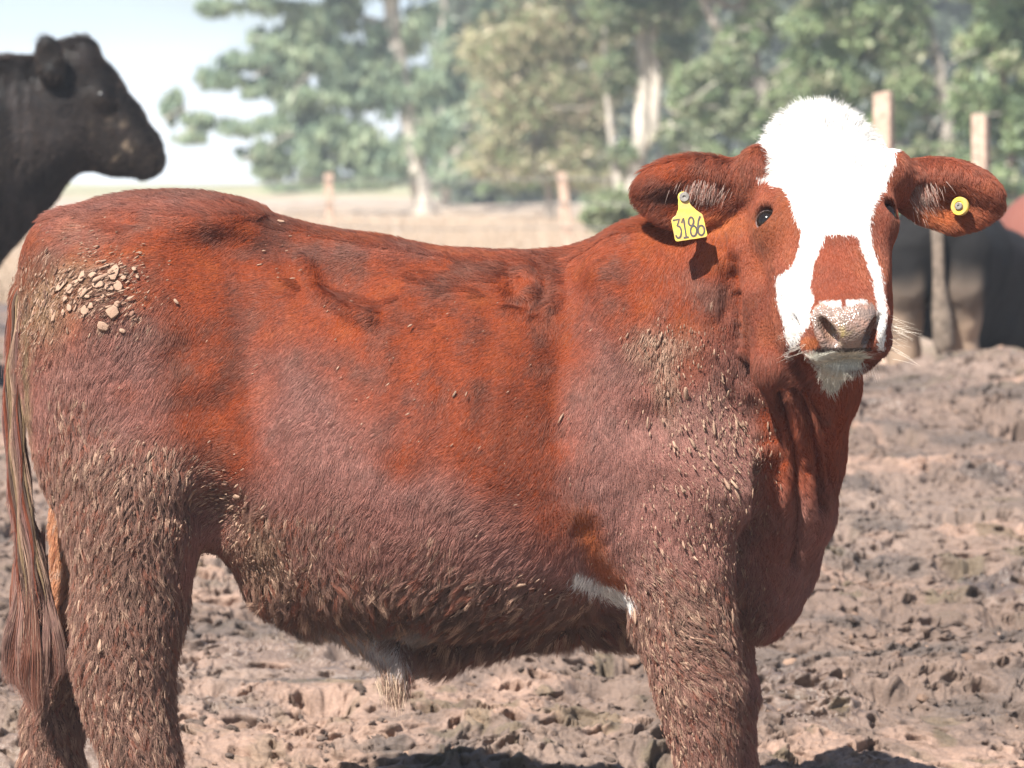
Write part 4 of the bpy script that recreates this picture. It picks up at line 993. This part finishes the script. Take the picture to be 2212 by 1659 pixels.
# loose crumbs and clods on the mud
r = np.random.default_rng(61); n = 7000
yy_ = .1 + 8 * r.random(n) ** 1.2; xx_ = (r.random(n) * 2 - 1) * .19 * (yy_ - CAM_Y)
keep = noise2(xx_ * 2.5, yy_ * 2.5, 131) > -.25; xx_, yy_ = xx_[keep], yy_[keep]; n = len(xx_)
zz_ = base_z(xx_, yy_) + mud_h(xx_, yy_) + .05 * noise2(xx_ * 1.6 + 3, 0 * yy_, 81) * sm(4.5, 6.5, yy_) * sm(9, 7, yy_)
s0 = .0062 * np.exp(r.normal(size=n) * .5); ax = norm(np.stack([r.normal(size=n), r.normal(size=n), .3 * r.normal(size=n)], 1)); az = norm(np.cross(ax, np.tile([0, 1., .1], (n, 1)) + .3 * r.normal(size=(n, 3)))); ay = np.cross(az, ax)
lv, lf = lumps(np.stack([xx_, yy_, zz_ + s0 * .15], 1), ax, ay, az, s0 * 1.9, s0 * 1.4, s0 * .8, 62, .55)
cc = np.where((r.random(n) < .18)[:, None], np.array([.25, .165, .12]), np.array([.115, .085, .07])) * (.7 + .6 * r.random(n))[:, None]
o = mesh_np('mud_clods', lv, lf, M_CRUST, smooth=False, colors={'Col': np.repeat(cc, len(LV), 0)}); tag(o, 'loose brown crumbs and clods of mud scattered over the trampled ground', 'mud', kind='stuff')

# stubble on the field
M_STRAW = hair_mat('straw', .5, .15)
r = np.random.default_rng(64); n = 42000
yy_ = 12.5 + 34 * r.random(n) ** 1.6; rt = (r.random(n) * 2 - 1) * .19; xx_ = rt * (yy_ - CAM_Y); k_ = ~((rt > .06) & (yy_ < 14)); xx_, yy_ = xx_[k_], yy_[k_]; n = len(xx_)
root = np.stack([xx_, yy_, base_z(xx_, yy_) - .01], 1); h = .06 + .12 * r.random(n); tip = root + np.stack([.05 * r.normal(size=n), .05 * r.normal(size=n), h], 1)
pts = np.stack([root, (root + tip) / 2 + .01 * r.normal(size=(n, 3)), tip], 1)
sc_ = np.where((r.random(n) < .8)[:, None], np.array([.50, .40, .30]), np.array([.30, .22, .15])) * (.7 + .5 * r.random(n))[:, None]
o = hair_obj('straw_stubble', pts, .0028 + .0001 * yy_, sc_, .5, M_STRAW); tag(o, 'pale dry straw stubble standing on the field behind the fence', 'stubble', kind='stuff')
print('ground', round(time.time() - t1, 1))

# ================================================================== fence
def tube_bm(bm, pts, rs, seg=8, cap=True):
    rings = []; pts = [Vector(p) for p in pts]
    for i, p in enumerate(pts):
        t = (pts[min(i + 1, len(pts) - 1)] - pts[max(i - 1, 0)]).normalized(); a = t.orthogonal().normalized() if i == 0 else (a - t * a.dot(t)).normalized(); c = t.cross(a)
        rings.append([bm.verts.new(p + (a * math.cos(q) + c * math.sin(q)) * rs[i]) for q in np.linspace(0, 2 * math.pi, seg, endpoint=False)])
    for A, B in zip(rings[:-1], rings[1:]):
        for i in range(seg): bm.faces.new((A[i], A[(i + 1) % seg], B[(i + 1) % seg], B[i]))
    if cap: bm.faces.new(rings[0][::-1]); bm.faces.new(rings[-1])
M_POST = simple_mat('weathered_post', (.52, .37, .28), .85, .6, 26, .3); M_WIRE = simple_mat('fence_wire', (.22, .21, .20), .45, 0, 50, .2, .7)
def post(root, px, ytop, Y, w, lean=0.0, rot=0.0):
    tp = P(px, ytop, Y); gz = float(base_z(np.array([tp[0]]), np.array([Y]))[0]) - .25
    bm = bmesh.new(); H = tp[2] - gz; N = 7; rings = []
    for i in range(N):
        t = i / (N - 1); c = Vector((tp[0] + lean * H * (1 - t), Y, gz + H * t)); wob = .006
        rings.append([bm.verts.new(c + Vector(((w / 2) * sx * math.cos(rot) - (w / 2) * sy * math.sin(rot) + random.uniform(-wob, wob), (w / 2) * sx * math.sin(rot) + (w / 2) * sy * math.cos(rot), random.uniform(-.012, .012) if i == N - 1 else 0)))
                      for sx, sy in ((-1, -1), (1, -1), (1, 1), (-1, 1))])
    for A, B in zip(rings[:-1], rings[1:]):
        for i in range(4): bm.faces.new((A[i], A[(i + 1) % 4], B[(i + 1) % 4], B[i]))
    bm.faces.new(rings[0][::-1]); bm.faces.new(rings[-1])
    bmesh.ops.recalc_face_normals(bm, faces=bm.faces); bmesh.ops.bevel(bm, geom=[e for e in bm.edges if abs((e.verts[0].co - e.verts[1].co).z) > .02], offset=w * .07, segments=1, affect='EDGES')
    o = bm_obj('post', bm, M_POST, None, smooth=False); keep_parent(o, root); return tp
def wire(root, pts, r_=.004):
    bm = bmesh.new(); tube_bm(bm, pts, [r_] * len(pts), 6); o = bm_obj('wire', bm, M_WIRE); keep_parent(o, root)
fa = empty('wire_fence', P(708, 520, 22)); tag(fa, 'low wire fence of pinkish leaning posts across the straw field behind the steer', 'fence')
A_ = [(-560, 380, 23.0, 0), (66, 405, 22.6, .0), (710, 375, 22.0, .02), (1213, 372, 21.0, -.09 * -1), (1730, 372, 20.5, 0), (2330, 372, 20.0, 0)]
tops = [post(fa, a, b_, c, .066, ln, .25) for a, b_, c, ln in A_]
tops = [np.array(t) for t in tops]
for dz in (.05, .24, .43):
    L_ = []
    for i, t in enumerate(tops):
        L_.append(t + np.array([A_[i][3] * dz, -.05, -dz]))
        if i < len(tops) - 1: L_.append((t + tops[i + 1]) / 2 + np.array([0, -.05, -dz - .02]))
    wire(fa, L_, .005)
fb = empty('wire_fence', P(1905, 500, 10.6)); tag(fb, 'pale square fence posts with wire standing close behind the white faced steer', 'fence')
tb = [post(fb, 1910, 200, 10.4, .080, 0, -.45), post(fb, 2118, 250, 11.6, .075, -.02 * -1, -.45), post(fb, 2420, 262, 13.0, .085, 0, -.45)]
for dz in (.22, .42, .62): wire(fb, [np.array(t) + np.array([0, -.045, -dz]) for t in tb], .003)

# ================================================================== trees
M_LEAF, nt, b = nodes('leaves'); a = add_node(nt, 'ShaderNodeAttribute', attribute_name='Col'); nt.links.new(a.outputs['Color'], b.inputs['Base Color']); b.inputs['Roughness'].default_value = .5
tr = nt.nodes.new('ShaderNodeBsdfTranslucent'); nt.links.new(a.outputs['Color'], tr.inputs['Color']); mx = nt.nodes.new('ShaderNodeMixShader'); mx.inputs[0].default_value = .38
nt.links.new(b.outputs[0], mx.inputs[1]); nt.links.new(tr.outputs[0], mx.inputs[2]); nt.links.new(mx.outputs[0], nt.nodes['Material Output'].inputs['Surface'])
M_BARK = {'pale': simple_mat('pale_bark', (.50, .45, .38), .85, .5, 6, .35), 'grey': simple_mat('grey_bark', (.30, .26, .22), .9, .5, 8, .35), 'brown': simple_mat('brown_bark', (.20, .13, .10), .9, .5, 8, .35)}
def leaves(clumps, Y, N, size, cols, seed, hang=.5, aspect=.38, depth=1.0, shell=.55):
    """leaf-sized quads in ragged clumps; clumps: (px, py, rx px, ry px)"""
    r = np.random.default_rng(seed); cl = np.array(clumps, float); w = cl[:, 2] * cl[:, 3]; ci = r.choice(len(cl), N, p=w / w.sum())
    # sub-clumps within each clump give the uneven, gappy outline
    S_ = 24; sub = norm(r.normal(size=(len(cl), S_, 3))) * (r.random((len(cl), S_, 1)) ** .4) * .85; si = r.integers(0, S_, N)
    loc = sub[ci, si] + norm(r.normal(size=(N, 3))) * (r.random((N, 1)) ** .5) * shell * (.35 + .65 * ((si * 7 + ci * 3) % 5)[:, None] / 4)
    c0 = P(cl[ci, 0], cl[ci, 1], Y); s = (Y - CAM_Y) / FPX
    p = c0 + loc * np.stack([cl[ci, 2] * s, cl[ci, 2] * s * depth, cl[ci, 3] * s], 1)
    d = norm(r.normal(size=(N, 3)) * (1 - hang) + np.array([0, 0, -1]) * hang * 1.4); q = norm(np.cross(d, r.normal(size=(N, 3)))); sz = size * (.6 + .8 * r.random(N))[:, None]
    v = np.stack([p - d * sz * .5, p + q * sz * aspect * .5, p + d * sz * .5, p - q * sz * aspect * .5], 1)
    ca = np.array(cols); tone = r.random(len(cl) * S_)[ci * S_ + si]; col = ca[np.clip((tone * .6 + r.random(N) * .4) * len(ca), 0, len(ca) - 1).astype(int)] * (.75 + .5 * r.random(N))[:, None]
    return v.reshape(-1, 3), np.arange(4 * N).reshape(N, 4), np.repeat(col, 4, 0)
def tree(label, Y, clumps, N, size, cols, limbs, bark, seed, hang=.5, group=None, name='tree', depth=1.0, cat='tree', shell=.55):
    bx = P(limbs[0][0][0], 520, Y)[0] if limbs else P(clumps[0][0], 520, Y)[0]; gz = float(base_z(np.array([bx]), np.array([Y]))[0])
    root = empty(name, (bx, Y, gz)); tag(root, label, cat, group)
    v, f, c = leaves(clumps, Y, N, size, cols, seed, hang, depth=depth, shell=shell); o = mesh_np('crown', v, f, M_LEAF, smooth=False, colors={'Col': c}); keep_parent(o, root)
    s = (Y - CAM_Y) / FPX; r = random.Random(seed)
    if limbs:
        bm = bmesh.new()
        for L_ in limbs:
            pts = []; rs = []
            for i in range(len(L_) - 1):
                (x0, y0, r0), (x1, y1, r1) = L_[i], L_[i + 1]
                for k in range(4): t = k / 4; pts.append(Vector(P(x0 + (x1 - x0) * t + r.uniform(-.15, .15) * r0 * (k > 0), y0 + (y1 - y0) * t, Y + r.uniform(-.2, .2) * r0 * s))); rs.append((r0 + (r1 - r0) * t) * s * r.uniform(.92, 1.08))
            pts.append(Vector(P(L_[-1][0], L_[-1][1], Y))); rs.append(L_[-1][2] * s)
            tube_bm(bm, pts, rs, 9)
        nf = len(bm.faces)                                          # thin bare twigs and side branches through the crown
        for _ in range(26):
            cx, cy, rx, ry = r.choice(clumps); x, y = cx + r.uniform(-.8, .8) * rx, cy + r.uniform(-.8, .8) * ry; a = r.uniform(-.6, .9) if r.random() < .5 else math.pi - r.uniform(-.6, .9)
            ln = r.uniform(30, 120); yy = Y - r.uniform(-.5, 1.0) * rx * s; pts = []; nseg = 6
            for k in range(nseg): pts.append(Vector(P(x, y, yy))); x += math.cos(a) * ln / nseg; y += math.sin(a) * ln / nseg; a += r.uniform(-.35, .35)
            r0 = r.uniform(1.3, 3.2) * s; tube_bm(bm, pts, [r0 * (1 - .13 * k) for k in range(nseg)], 5)
        bm.faces.ensure_lookup_table()
        for f_ in bm.faces[nf:]: f_.material_index = 1
        o = bm_obj('trunk', bm, M_BARK[bark]); o.data.materials.append(M_BARK['pale' if r.random() < .6 else 'grey']); keep_parent(o, root)
    return root
BLUE = [(0.18, 0.256, 0.173), (0.255, 0.336, 0.23), (0.345, 0.43, 0.275), (0.421, 0.484, 0.318)]
TAN = [(0.371, 0.359, 0.213), (0.515, 0.469, 0.301), (0.285, 0.33, 0.171), (0.628, 0.515, 0.371)]
GRN = [(0.165, 0.231, 0.129), (0.256, 0.332, 0.175), (0.361, 0.441, 0.226), (0.456, 0.441, 0.288)]
OLV = [(0.209, 0.278, 0.139), (0.307, 0.389, 0.196), (0.418, 0.445, 0.278), (0.196, 0.236, 0.139)]
tree('tall blue green gum tree with white trunk and sky showing through its crown', 54,
     [(470, 18, 50, 20), (600, 12, 80, 24), (700, 55, 80, 50), (745, 10, 60, 40), (545, 130, 75, 26), (620, 150, 75, 36), (465, 175, 55, 26), (700, 120, 80, 50), (560, 190, 60, 22), (372, 232, 30, 42), (430, 262, 44, 22), (415, 300, 40, 16), (520, 275, 60, 20), (605, 270, 60, 26),
      (640, 330, 70, 50), (720, 290, 80, 50), (790, 330, 80, 50), (590, 372, 46, 20), (690, 375, 60, 26), (860, 345, 60, 50), (760, 200, 70, 50), (820, 110, 50, 60), (905, 60, 60, 60), (900, 190, 70, 60), (930, 300, 60, 60), (590, 95, 60, 40), (660, 215, 80, 40), (740, 150, 70, 60), (560, 330, 50, 30), (660, 60, 60, 40), (850, 180, 60, 70), (800, -60, 200, 50), (600, -70, 160, 50), (700, -220, 240, 110), (880, -200, 160, 120), (820, 385, 90, 18)],
     58000, .17, BLUE, [[(925, 520, 24), (905, 400, 22), (885, 270, 21), (868, 180, 20), (855, 90, 19), (845, 10, 18), (850, -120, 16), (835, -300, 10)], [(878, 225, 12), (820, 205, 9), (760, 190, 6), (700, 205, 4)], [(868, 200, 10), (760, 215, 7), (640, 190, 4), (560, 160, 3)], [(856, 60, 10), (760, 30, 6), (640, 20, 4)], [(900, 340, 9), (760, 330, 6), (620, 340, 4)]], 'pale', 201, .7)
tree('slender gum with hazy crown behind the white trunked gum', 62,
     [(960, 130, 50, 90), (985, 250, 50, 80), (1000, 340, 60, 50), (1060, 200, 60, 80), (960, 380, 80, 26), (1080, 60, 60, 80), (1000, -90, 110, 70)], 15000, .18, BLUE, [[(965, 520, 12), (962, 300, 10), (955, 150, 8), (960, -20, 6)]], 'pale', 202, .7)
tree('feathery tan and olive tree left of the pale twin trunks', 44,
     [(1080, 110, 80, 90), (1180, 60, 100, 80), (1120, 230, 100, 70), (1060, 320, 80, 50), (1200, 180, 90, 80), (1220, 300, 100, 70), (1120, 360, 110, 40), (1280, 380, 80, 40), (1290, 240, 70, 80), (1150, -70, 160, 70), (1300, 90, 70, 70)], 40000, .11, TAN,
     [[(1190, 520, 12), (1185, 400, 10), (1150, 280, 7), (1075, 150, 4)], [(1185, 400, 7), (1120, 320, 5), (1030, 300, 3)], [(1175, 360, 6), (1250, 250, 4), (1300, 150, 3)], [(1250, 420, 5), (1150, 330, 4), (1040, 200, 2)]], 'grey', 203, .25, shell=.75)
tree('pale barked tree with straight twin trunks right of centre', 40,
     [(1360, 30, 100, 60), (1450, 120, 60, 60), (1330, 150, 50, 60), (1470, 300, 60, 60), (1350, 330, 40, 40), (1400, -60, 180, 70), (1450, 20, 90, 50)], 17000, .12, OLV + GRN[:2],
     [[(1362, 540, 20), (1368, 400, 17), (1384, 300, 17), (1388, 180, 16), (1384, 60, 14), (1390, -120, 10)], [(1374, 330, 12), (1412, 290, 12), (1418, 180, 13), (1412, 60, 12), (1420, -100, 8)], [(1364, 530, 15), (1340, 430, 11), (1325, 340, 7), (1310, 180, 7), (1305, 60, 4)], [(1410, 290, 7), (1450, 268, 6), (1465, 266, 5)]], 'pale', 204, .3)
tree('leaning dark limbed tree with a bare forked pale branch above the white face', 37,
     [(1560, 130, 70, 70), (1500, 220, 60, 80), (1600, 260, 70, 70), (1540, 360, 90, 50), (1680, 330, 80, 60), (1640, 60, 70, 50), (1600, -60, 160, 60), (1700, 180, 60, 70)], 24000, .11, OLV,
     [[(1790, 540, 20), (1750, 420, 17), (1690, 270, 15), (1620, 170, 13), (1560, 80, 11), (1515, -10, 9), (1480, -120, 6)], [(1640, 330, 13), (1650, 200, 12), (1625, 90, 9), (1600, -40, 6)], [(1520, -10, 9), (1580, 15, 9), (1660, -5, 7)], [(1655, 10, 8), (1625, 50, 10), (1595, 75, 9)]], 'grey', 205, .3)
tree('broad green tree with grey twisted limbs behind the near fence posts', 33,
     [(1780, 80, 100, 80), (1900, 60, 100, 90), (1800, 200, 90, 80), (1870, 300, 90, 70), (1960, 210, 80, 70), (1760, 330, 90, 60), (1900, 400, 110, 60), (2010, 330, 70, 60), (1850, -70, 200, 70), (1780, 440, 100, 60)], 40000, .10, GRN + OLV[:2],
     [[(2030, 540, 20), (2040, 380, 16), (2050, 250, 14), (2030, 150, 12), (2010, 60, 9), (1980, -60, 6)], [(2035, 190, 9), (1990, 150, 8), (1930, 130, 6), (1870, 118, 4)], [(2045, 300, 8), (2000, 250, 7), (1950, 210, 5), (1900, 230, 3)], [(2040, 160, 7), (1970, 60, 6), (1900, 10, 4)], [(1860, 300, 5), (1990, 305, 6), (2040, 310, 7)]], 'grey', 206, .3)
tree('bright green leafy tree at the right edge behind the red rump', 30,
     [(2150, 80, 90, 90), (2100, 220, 70, 80), (2190, 260, 70, 90), (2120, 380, 80, 60), (2240, 420, 90, 80), (2260, 120, 90, 120), (2150, -70, 180, 70), (2080, 450, 90, 60)], 30000, .10, GRN, [[(2200, 560, 16), (2190, 400, 13), (2170, 200, 10), (2150, 20, 7)]], 'brown', 207, .3)
for i, (px_, py_, rx_, ry_, Y_, cl_, lb) in enumerate(((1330, 455, 60, 60, 25, OLV, 'scruffy grey green bush at the foot of the pale twin trunks'), (1500, 440, 110, 60, 29, GRN, 'low dark green bush behind the tagged ear'), (1130, 398, 80, 16, 60, OLV, 'distant low hedge bush beyond the straw field'),
                                                       (2010, 480, 90, 60, 22, GRN, 'green bush between the two near fence posts'), (700, 400, 120, 10, 100, OLV, 'far line of brush along the field edge'))):
    tree(lb, Y_, [(px_, py_, rx_, ry_), (px_ - rx_ * .6, py_ + 6, rx_ * .6, ry_ * .6), (px_ + rx_ * .6, py_ + 4, rx_ * .6, ry_ * .7)], 6000, .09 if Y_ < 40 else .22, cl_, [], 'grey', 230 + i, .1, name='bush', cat='bush')
# the wood behind, read as one mass
wc = [(px_, py_, 120, 100) for px_ in range(1060, 2700, 110) for py_ in (380, 240, 90, -60)]
wc = [(a + random.uniform(-40, 40), b_ + random.uniform(-30, 30), c * random.uniform(.8, 1.2), d) for a, b_, c, d in wc]
v, f, c = leaves(wc, 72, 60000, .34, OLV[:1] + [(.16, .19, .14), (.18, .22, .17), (.22, .26, .19)], 250, .3, .6, .6, .8)
o = mesh_np('woodland', v, f, M_LEAF, smooth=False, colors={'Col': c}); tag(o, 'dark mass of woodland closing the view behind the nearer trees', 'woodland', kind='stuff')
print('trees', round(time.time() - t1, 1))

# ================================================================== the other cattle
def cattle(name, label, loc, fl, colf, parts=(), rough=.5):
    v, F = fl.mesh(3); n = vnormals(v, F); v = v + n * (fbm(v, 12, 3, 5) * .008 + fbm(v * [1, 1, .5], 60, 2, 6) * .0025)[:, None]
    root = empty(name, loc); tag(root, label, 'cow'); m = attr_mat(name + '_coat', 'Col', rough, .18, .5, 160)
    o = mesh_np('body', v, F, m, colors={'Col': colf(v, n)}); keep_parent(o, root); return root, v, F, n
Yk = 6.0
lo, hi = P(-1150, 420, Yk), P(380, 40, Yk)
fl = Field(np.arange(lo[0], hi[0], .014), np.arange(Yk - .55, Yk + .55, .014), np.arange(.5, 2.0, .014))
sq = ((0, 1, 0), .72)
chain_px(fl, [(160, 150, Yk, 62), (205, 200, Yk, 60), (262, 265, Yk, 50), (306, 315, Yk, 40), (328, 345, Yk, 34)], .03, flat=((0, 1, 0), .85))
chain_px(fl, [(182, 110, Yk, 34), (172, 130, Yk, 46)], .03)
chain_px(fl, [(140, 250, Yk, 84), (190, 300, Yk, 66), (250, 335, Yk, 44), (305, 364, Yk, 26)], .04, flat=sq)
chain_px(fl, [(110, 240, Yk, 110), (40, 280, Yk, 150), (-60, 330, Yk, 200), (-160, 390, Yk, 250)], .06, flat=sq)
chain_px(fl, [(-180, 370, Yk, 245), (-420, 400, Yk, 265), (-700, 400, Yk, 270), (-900, 370, Yk, 235)], .08, flat=((0, 1, 0), .95))
for s_ in (-1, 1):
    fl.ell(P(226, 212, Yk) + [0, -.085 * s_, 0], (.05, .03, .035), k=.03)
    yl = Yk - .18 * s_
    chain_px(fl, [(-180, 560, yl, 90), (-170, 720, yl, 60), (-165, 860, yl, 45), (-165, 1000, yl, 34)], .05)
    chain_px(fl, [(-930, 500, yl, 120), (-900, 640, yl, 75), (-945, 770, yl, 48), (-930, 1000, yl, 34)], .05)
    fl.ell(P(346, 350, Yk) + [.008, -.040 * s_, 0], (.014, .02, .012), k=.01, op='sub')
fl.ell(P(118, 132, Yk) + [0, -.15, 0], (.056, .03, .088), rotm(np.eye(3)[[0, 2, 1]], 6)[[0, 2, 1]], k=.02)
fl.ell(P(118, 134, Yk) + [.012, -.185, 0], (.035, .03, .062), k=.02, op='sub')
fl.cone(P(135, 165, Yk) + [0, -.06, 0], P(122, 160, Yk) + [0, -.15, 0], .03, .03, .03)
fl.ell(P(150, 120, Yk) + [0, .17, .0], (.05, .03, .07), k=.02)
def cblack(v, n):
    px_, py_ = Q(v); c = np.tile(np.array([.005, .0045, .0045]), (len(v), 1)); c = mixc(c, np.array([.014, .010, .008]), .8 * sm(-.1, .5, fbm(v, 9, 3, 301)))
    c = mixc(c, np.array([.045, .038, .036]), .8 * sm(.0, .5, fbm(v * [2.6, 1, .5], 11, 3, 303)) * sm(140, 60, px_))  # grey highlight streaks on the neck, painted into the black
    c = mixc(c, np.array([.042, .036, .035]), .8 * gauss(px_, py_, 130, 290, 50, 60) + .7 * gauss(px_, py_, 270, 285, 30, 22, 50) + .6 * gauss(px_, py_, 180, 110, 22, 30) + .5 * gauss(px_, py_, 205, 235, 30, 18))  # coat sheen on cheek, nose and poll, painted as paler patches
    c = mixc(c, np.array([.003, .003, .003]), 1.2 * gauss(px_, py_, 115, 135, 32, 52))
    c = mixc(c, np.array([.42, .32, .22]), .9 * ((gauss(px_, py_, 250, 325, 22, 16) + gauss(px_, py_, 215, 372, 60, 8) * .8 + .5 * gauss(px_, py_, 250, 300, 60, 40)) * sm(.25, .5, fbm(v, 34, 2, 305))))
    return c
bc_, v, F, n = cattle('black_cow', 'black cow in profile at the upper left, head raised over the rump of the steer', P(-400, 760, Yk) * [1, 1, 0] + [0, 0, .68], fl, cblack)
bm = uv_ball(.021, 16, 10); o = bm_obj('eye', bm, simple_mat('black_eye', (.006, .005, .005), .3), None); o.location = P(224, 209, Yk) + np.array([.004, -.094, 0]); keep_parent(o, bc_)
# hair fringe on the black head and neck
hpn, hnn, _ = sample_surface(v, F, 60000, np.clip(.15 + .85 * (Q(v)[0] > -60), 0, 1), n, 71)
hx_, hy_ = Q(hpn); nk = sm(150, 60, hx_)[:, None]; fdir = nk * np.array([-.5, 0, -1.]) + (1 - nk) * np.array([-.6, 0, -.7]); fdir = norm(fdir - hnn * (fdir * hnn).sum(1, keepdims=True))
Lh = .014 + .02 * ((hnn[:, 2] > .6) & (hx_ < 200)); pts, cid = grow(hpn, hnn, fdir, Lh, .35 + .5 * ((hnn[:, 2] > .5) & (hx_ < 210)), 0 * Lh, .3 + 0 * Lh, .016, 72, 4)
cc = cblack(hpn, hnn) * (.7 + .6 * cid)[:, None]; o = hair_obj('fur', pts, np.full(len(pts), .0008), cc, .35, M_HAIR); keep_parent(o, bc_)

Yr = 7.0
fl = Field(np.arange(1.05, 2.6, .014), np.arange(Yr - .45, Yr + 1.9, .02), np.arange(.05, 1.6, .014))
chain_px(fl, [(2035, 640, Yr + .4, 96), (2110, 690, Yr + .9, 84), (2150, 700, Yr + 1.3, 80)], .06)  # belly hung extra low, its black standing in for shade between the legs
chain_px(fl, [(2022, 560, Yr + .12, 105), (2070, 560, Yr + .6, 112), (2146, 608, Yr + 1.2, 106), (2158, 640, Yr + 1.5, 92)], .08)
fl.ell(P(2020, 500, Yr + .05), (.17, .16, .12), k=.06)
for s_, x_ in ((-1, 1958), (1, 2084)):
    chain_px(fl, [(x_, 545, Yr, 66), (x_ - 2, 620, Yr - .02, 52), (x_ - 6, 690, Yr + .02, 40), (x_ - 8, 760, Yr + .05, 36), (x_ - 8, 850, Yr + .02, 30), (x_ - 8, 960, Yr, 27), (x_ - 8, 1010, Yr, 34)], .035)
    xf = x_ + 138; chain_px(fl, [(xf, 640, Yr + 1.35, 60), (xf, 760, Yr + 1.35, 44), (xf, 980, Yr + 1.35, 26)], .03)
def cmud(v, n):
    px_, py_ = Q(v); lg = np.maximum(sm(52, 36, np.abs(px_ - 1952)), sm(52, 36, np.abs(px_ - 2078))) * sm(Yr + .28, Yr + .16, v[:, 1]); c = np.tile(np.array([.010, .009, .009]), (len(v), 1)); c = mixc(c, np.array([.16, .12, .092]), .9 * lg * sm(560, 660, py_ + 60 * fbm(v, 8, 2, 310)) * sm(.5, .0, n[:, 1])); c = mixc(c, np.array([.36, .255, .18]), .95 * lg * sm(640, 720, py_ + 60 * fbm(v, 12, 3, 311)) * sm(.5, -.1, n[:, 1]))
    return c
bk, v, F, n = cattle('muddy_cow', 'black cow seen from behind with mud caked legs at the right', P(2020, 900, Yr), fl, cmud, rough=.8)
bm = bmesh.new(); tube_bm(bm, [P(2020, 440, Yr - .10), P(2026, 520, Yr - .14), P(2028, 600, Yr - .12), P(2034, 680, Yr - .10), P(2040, 740, Yr - .09), P(2038, 775, Yr - .09)], [.022, .024, .024, .040, .044, .018], 10)
o = bm_obj('tail', bm, simple_mat('muddy_tail', (.19, .145, .11), .95, .8, 40, .4)); keep_parent(o, bk)
Yd = 9.3
fl = Field(np.arange(1.6, 3.6, .018), np.arange(Yd - .5, Yd + .5, .018), np.arange(.0, 1.7, .018))
chain_px(fl, [(2290, 550, Yd, 150), (2480, 550, Yd, 160), (2720, 540, Yd, 140)], .07)
fl.ell(P(2265, 500, Yd), (.20, .22, .14), k=.06)
for s_ in (-1, 1):
    chain_px(fl, [(2240, 620, Yd + .15 * s_, 70), (2235, 730, Yd + .15 * s_, 44), (2228, 860, Yd + .15 * s_, 30), (2235, 960, Yd + .15 * s_, 28)], .04)
    chain_px(fl, [(2720, 640, Yd + .15 * s_, 60), (2720, 760, Yd + .15 * s_, 36), (2720, 960, Yd + .15 * s_, 28)], .04)
chain_px(fl, [(2780, 480, Yd, 110), (2900, 380, Yd, 70)], .05)
def cred(v, n): return mixc(np.tile(np.array([.20, .075, .055]), (len(v), 1)), np.array([.16, .10, .075]), sm(560, 700, Q(v)[1]))
cattle('red_cow', 'reddish brown cow cut off by the right edge of the picture', P(2260, 900, Yd), fl, cred, rough=.6)
print('all', round(time.time() - T0, 1))

# ================================================================== the air between here and the trees
bm = bmesh.new(); bmesh.ops.create_cube(bm, size=1.0)
hz = bpy.data.meshes.new('haze'); 
for v_ in bm.verts: v_.co = Vector((v_.co.x * 1200, 158 + v_.co.y * 350, 12 + v_.co.z * 34))
bm.to_mesh(hz); bm.free()
mh = bpy.data.materials.new('haze_air'); mh.use_nodes = True; nt = mh.node_tree; nt.nodes.clear()
pv = nt.nodes.new('ShaderNodeVolumePrincipled'); pv.inputs['Color'].default_value = (.80, .88, 1.0, 1); pv.inputs['Density'].default_value = .0022; pv.inputs['Anisotropy'].default_value = .0
om = nt.nodes.new('ShaderNodeOutputMaterial'); nt.links.new(pv.outputs[0], om.inputs['Volume'])
hz.materials.append(mh); ho = bpy.data.objects.new('haze', hz); COL.objects.link(ho); ho['kind'] = 'stuff'; ho['label'] = 'thin pale air between the steer and the trees'
scene.cycles.volume_max_steps = 64
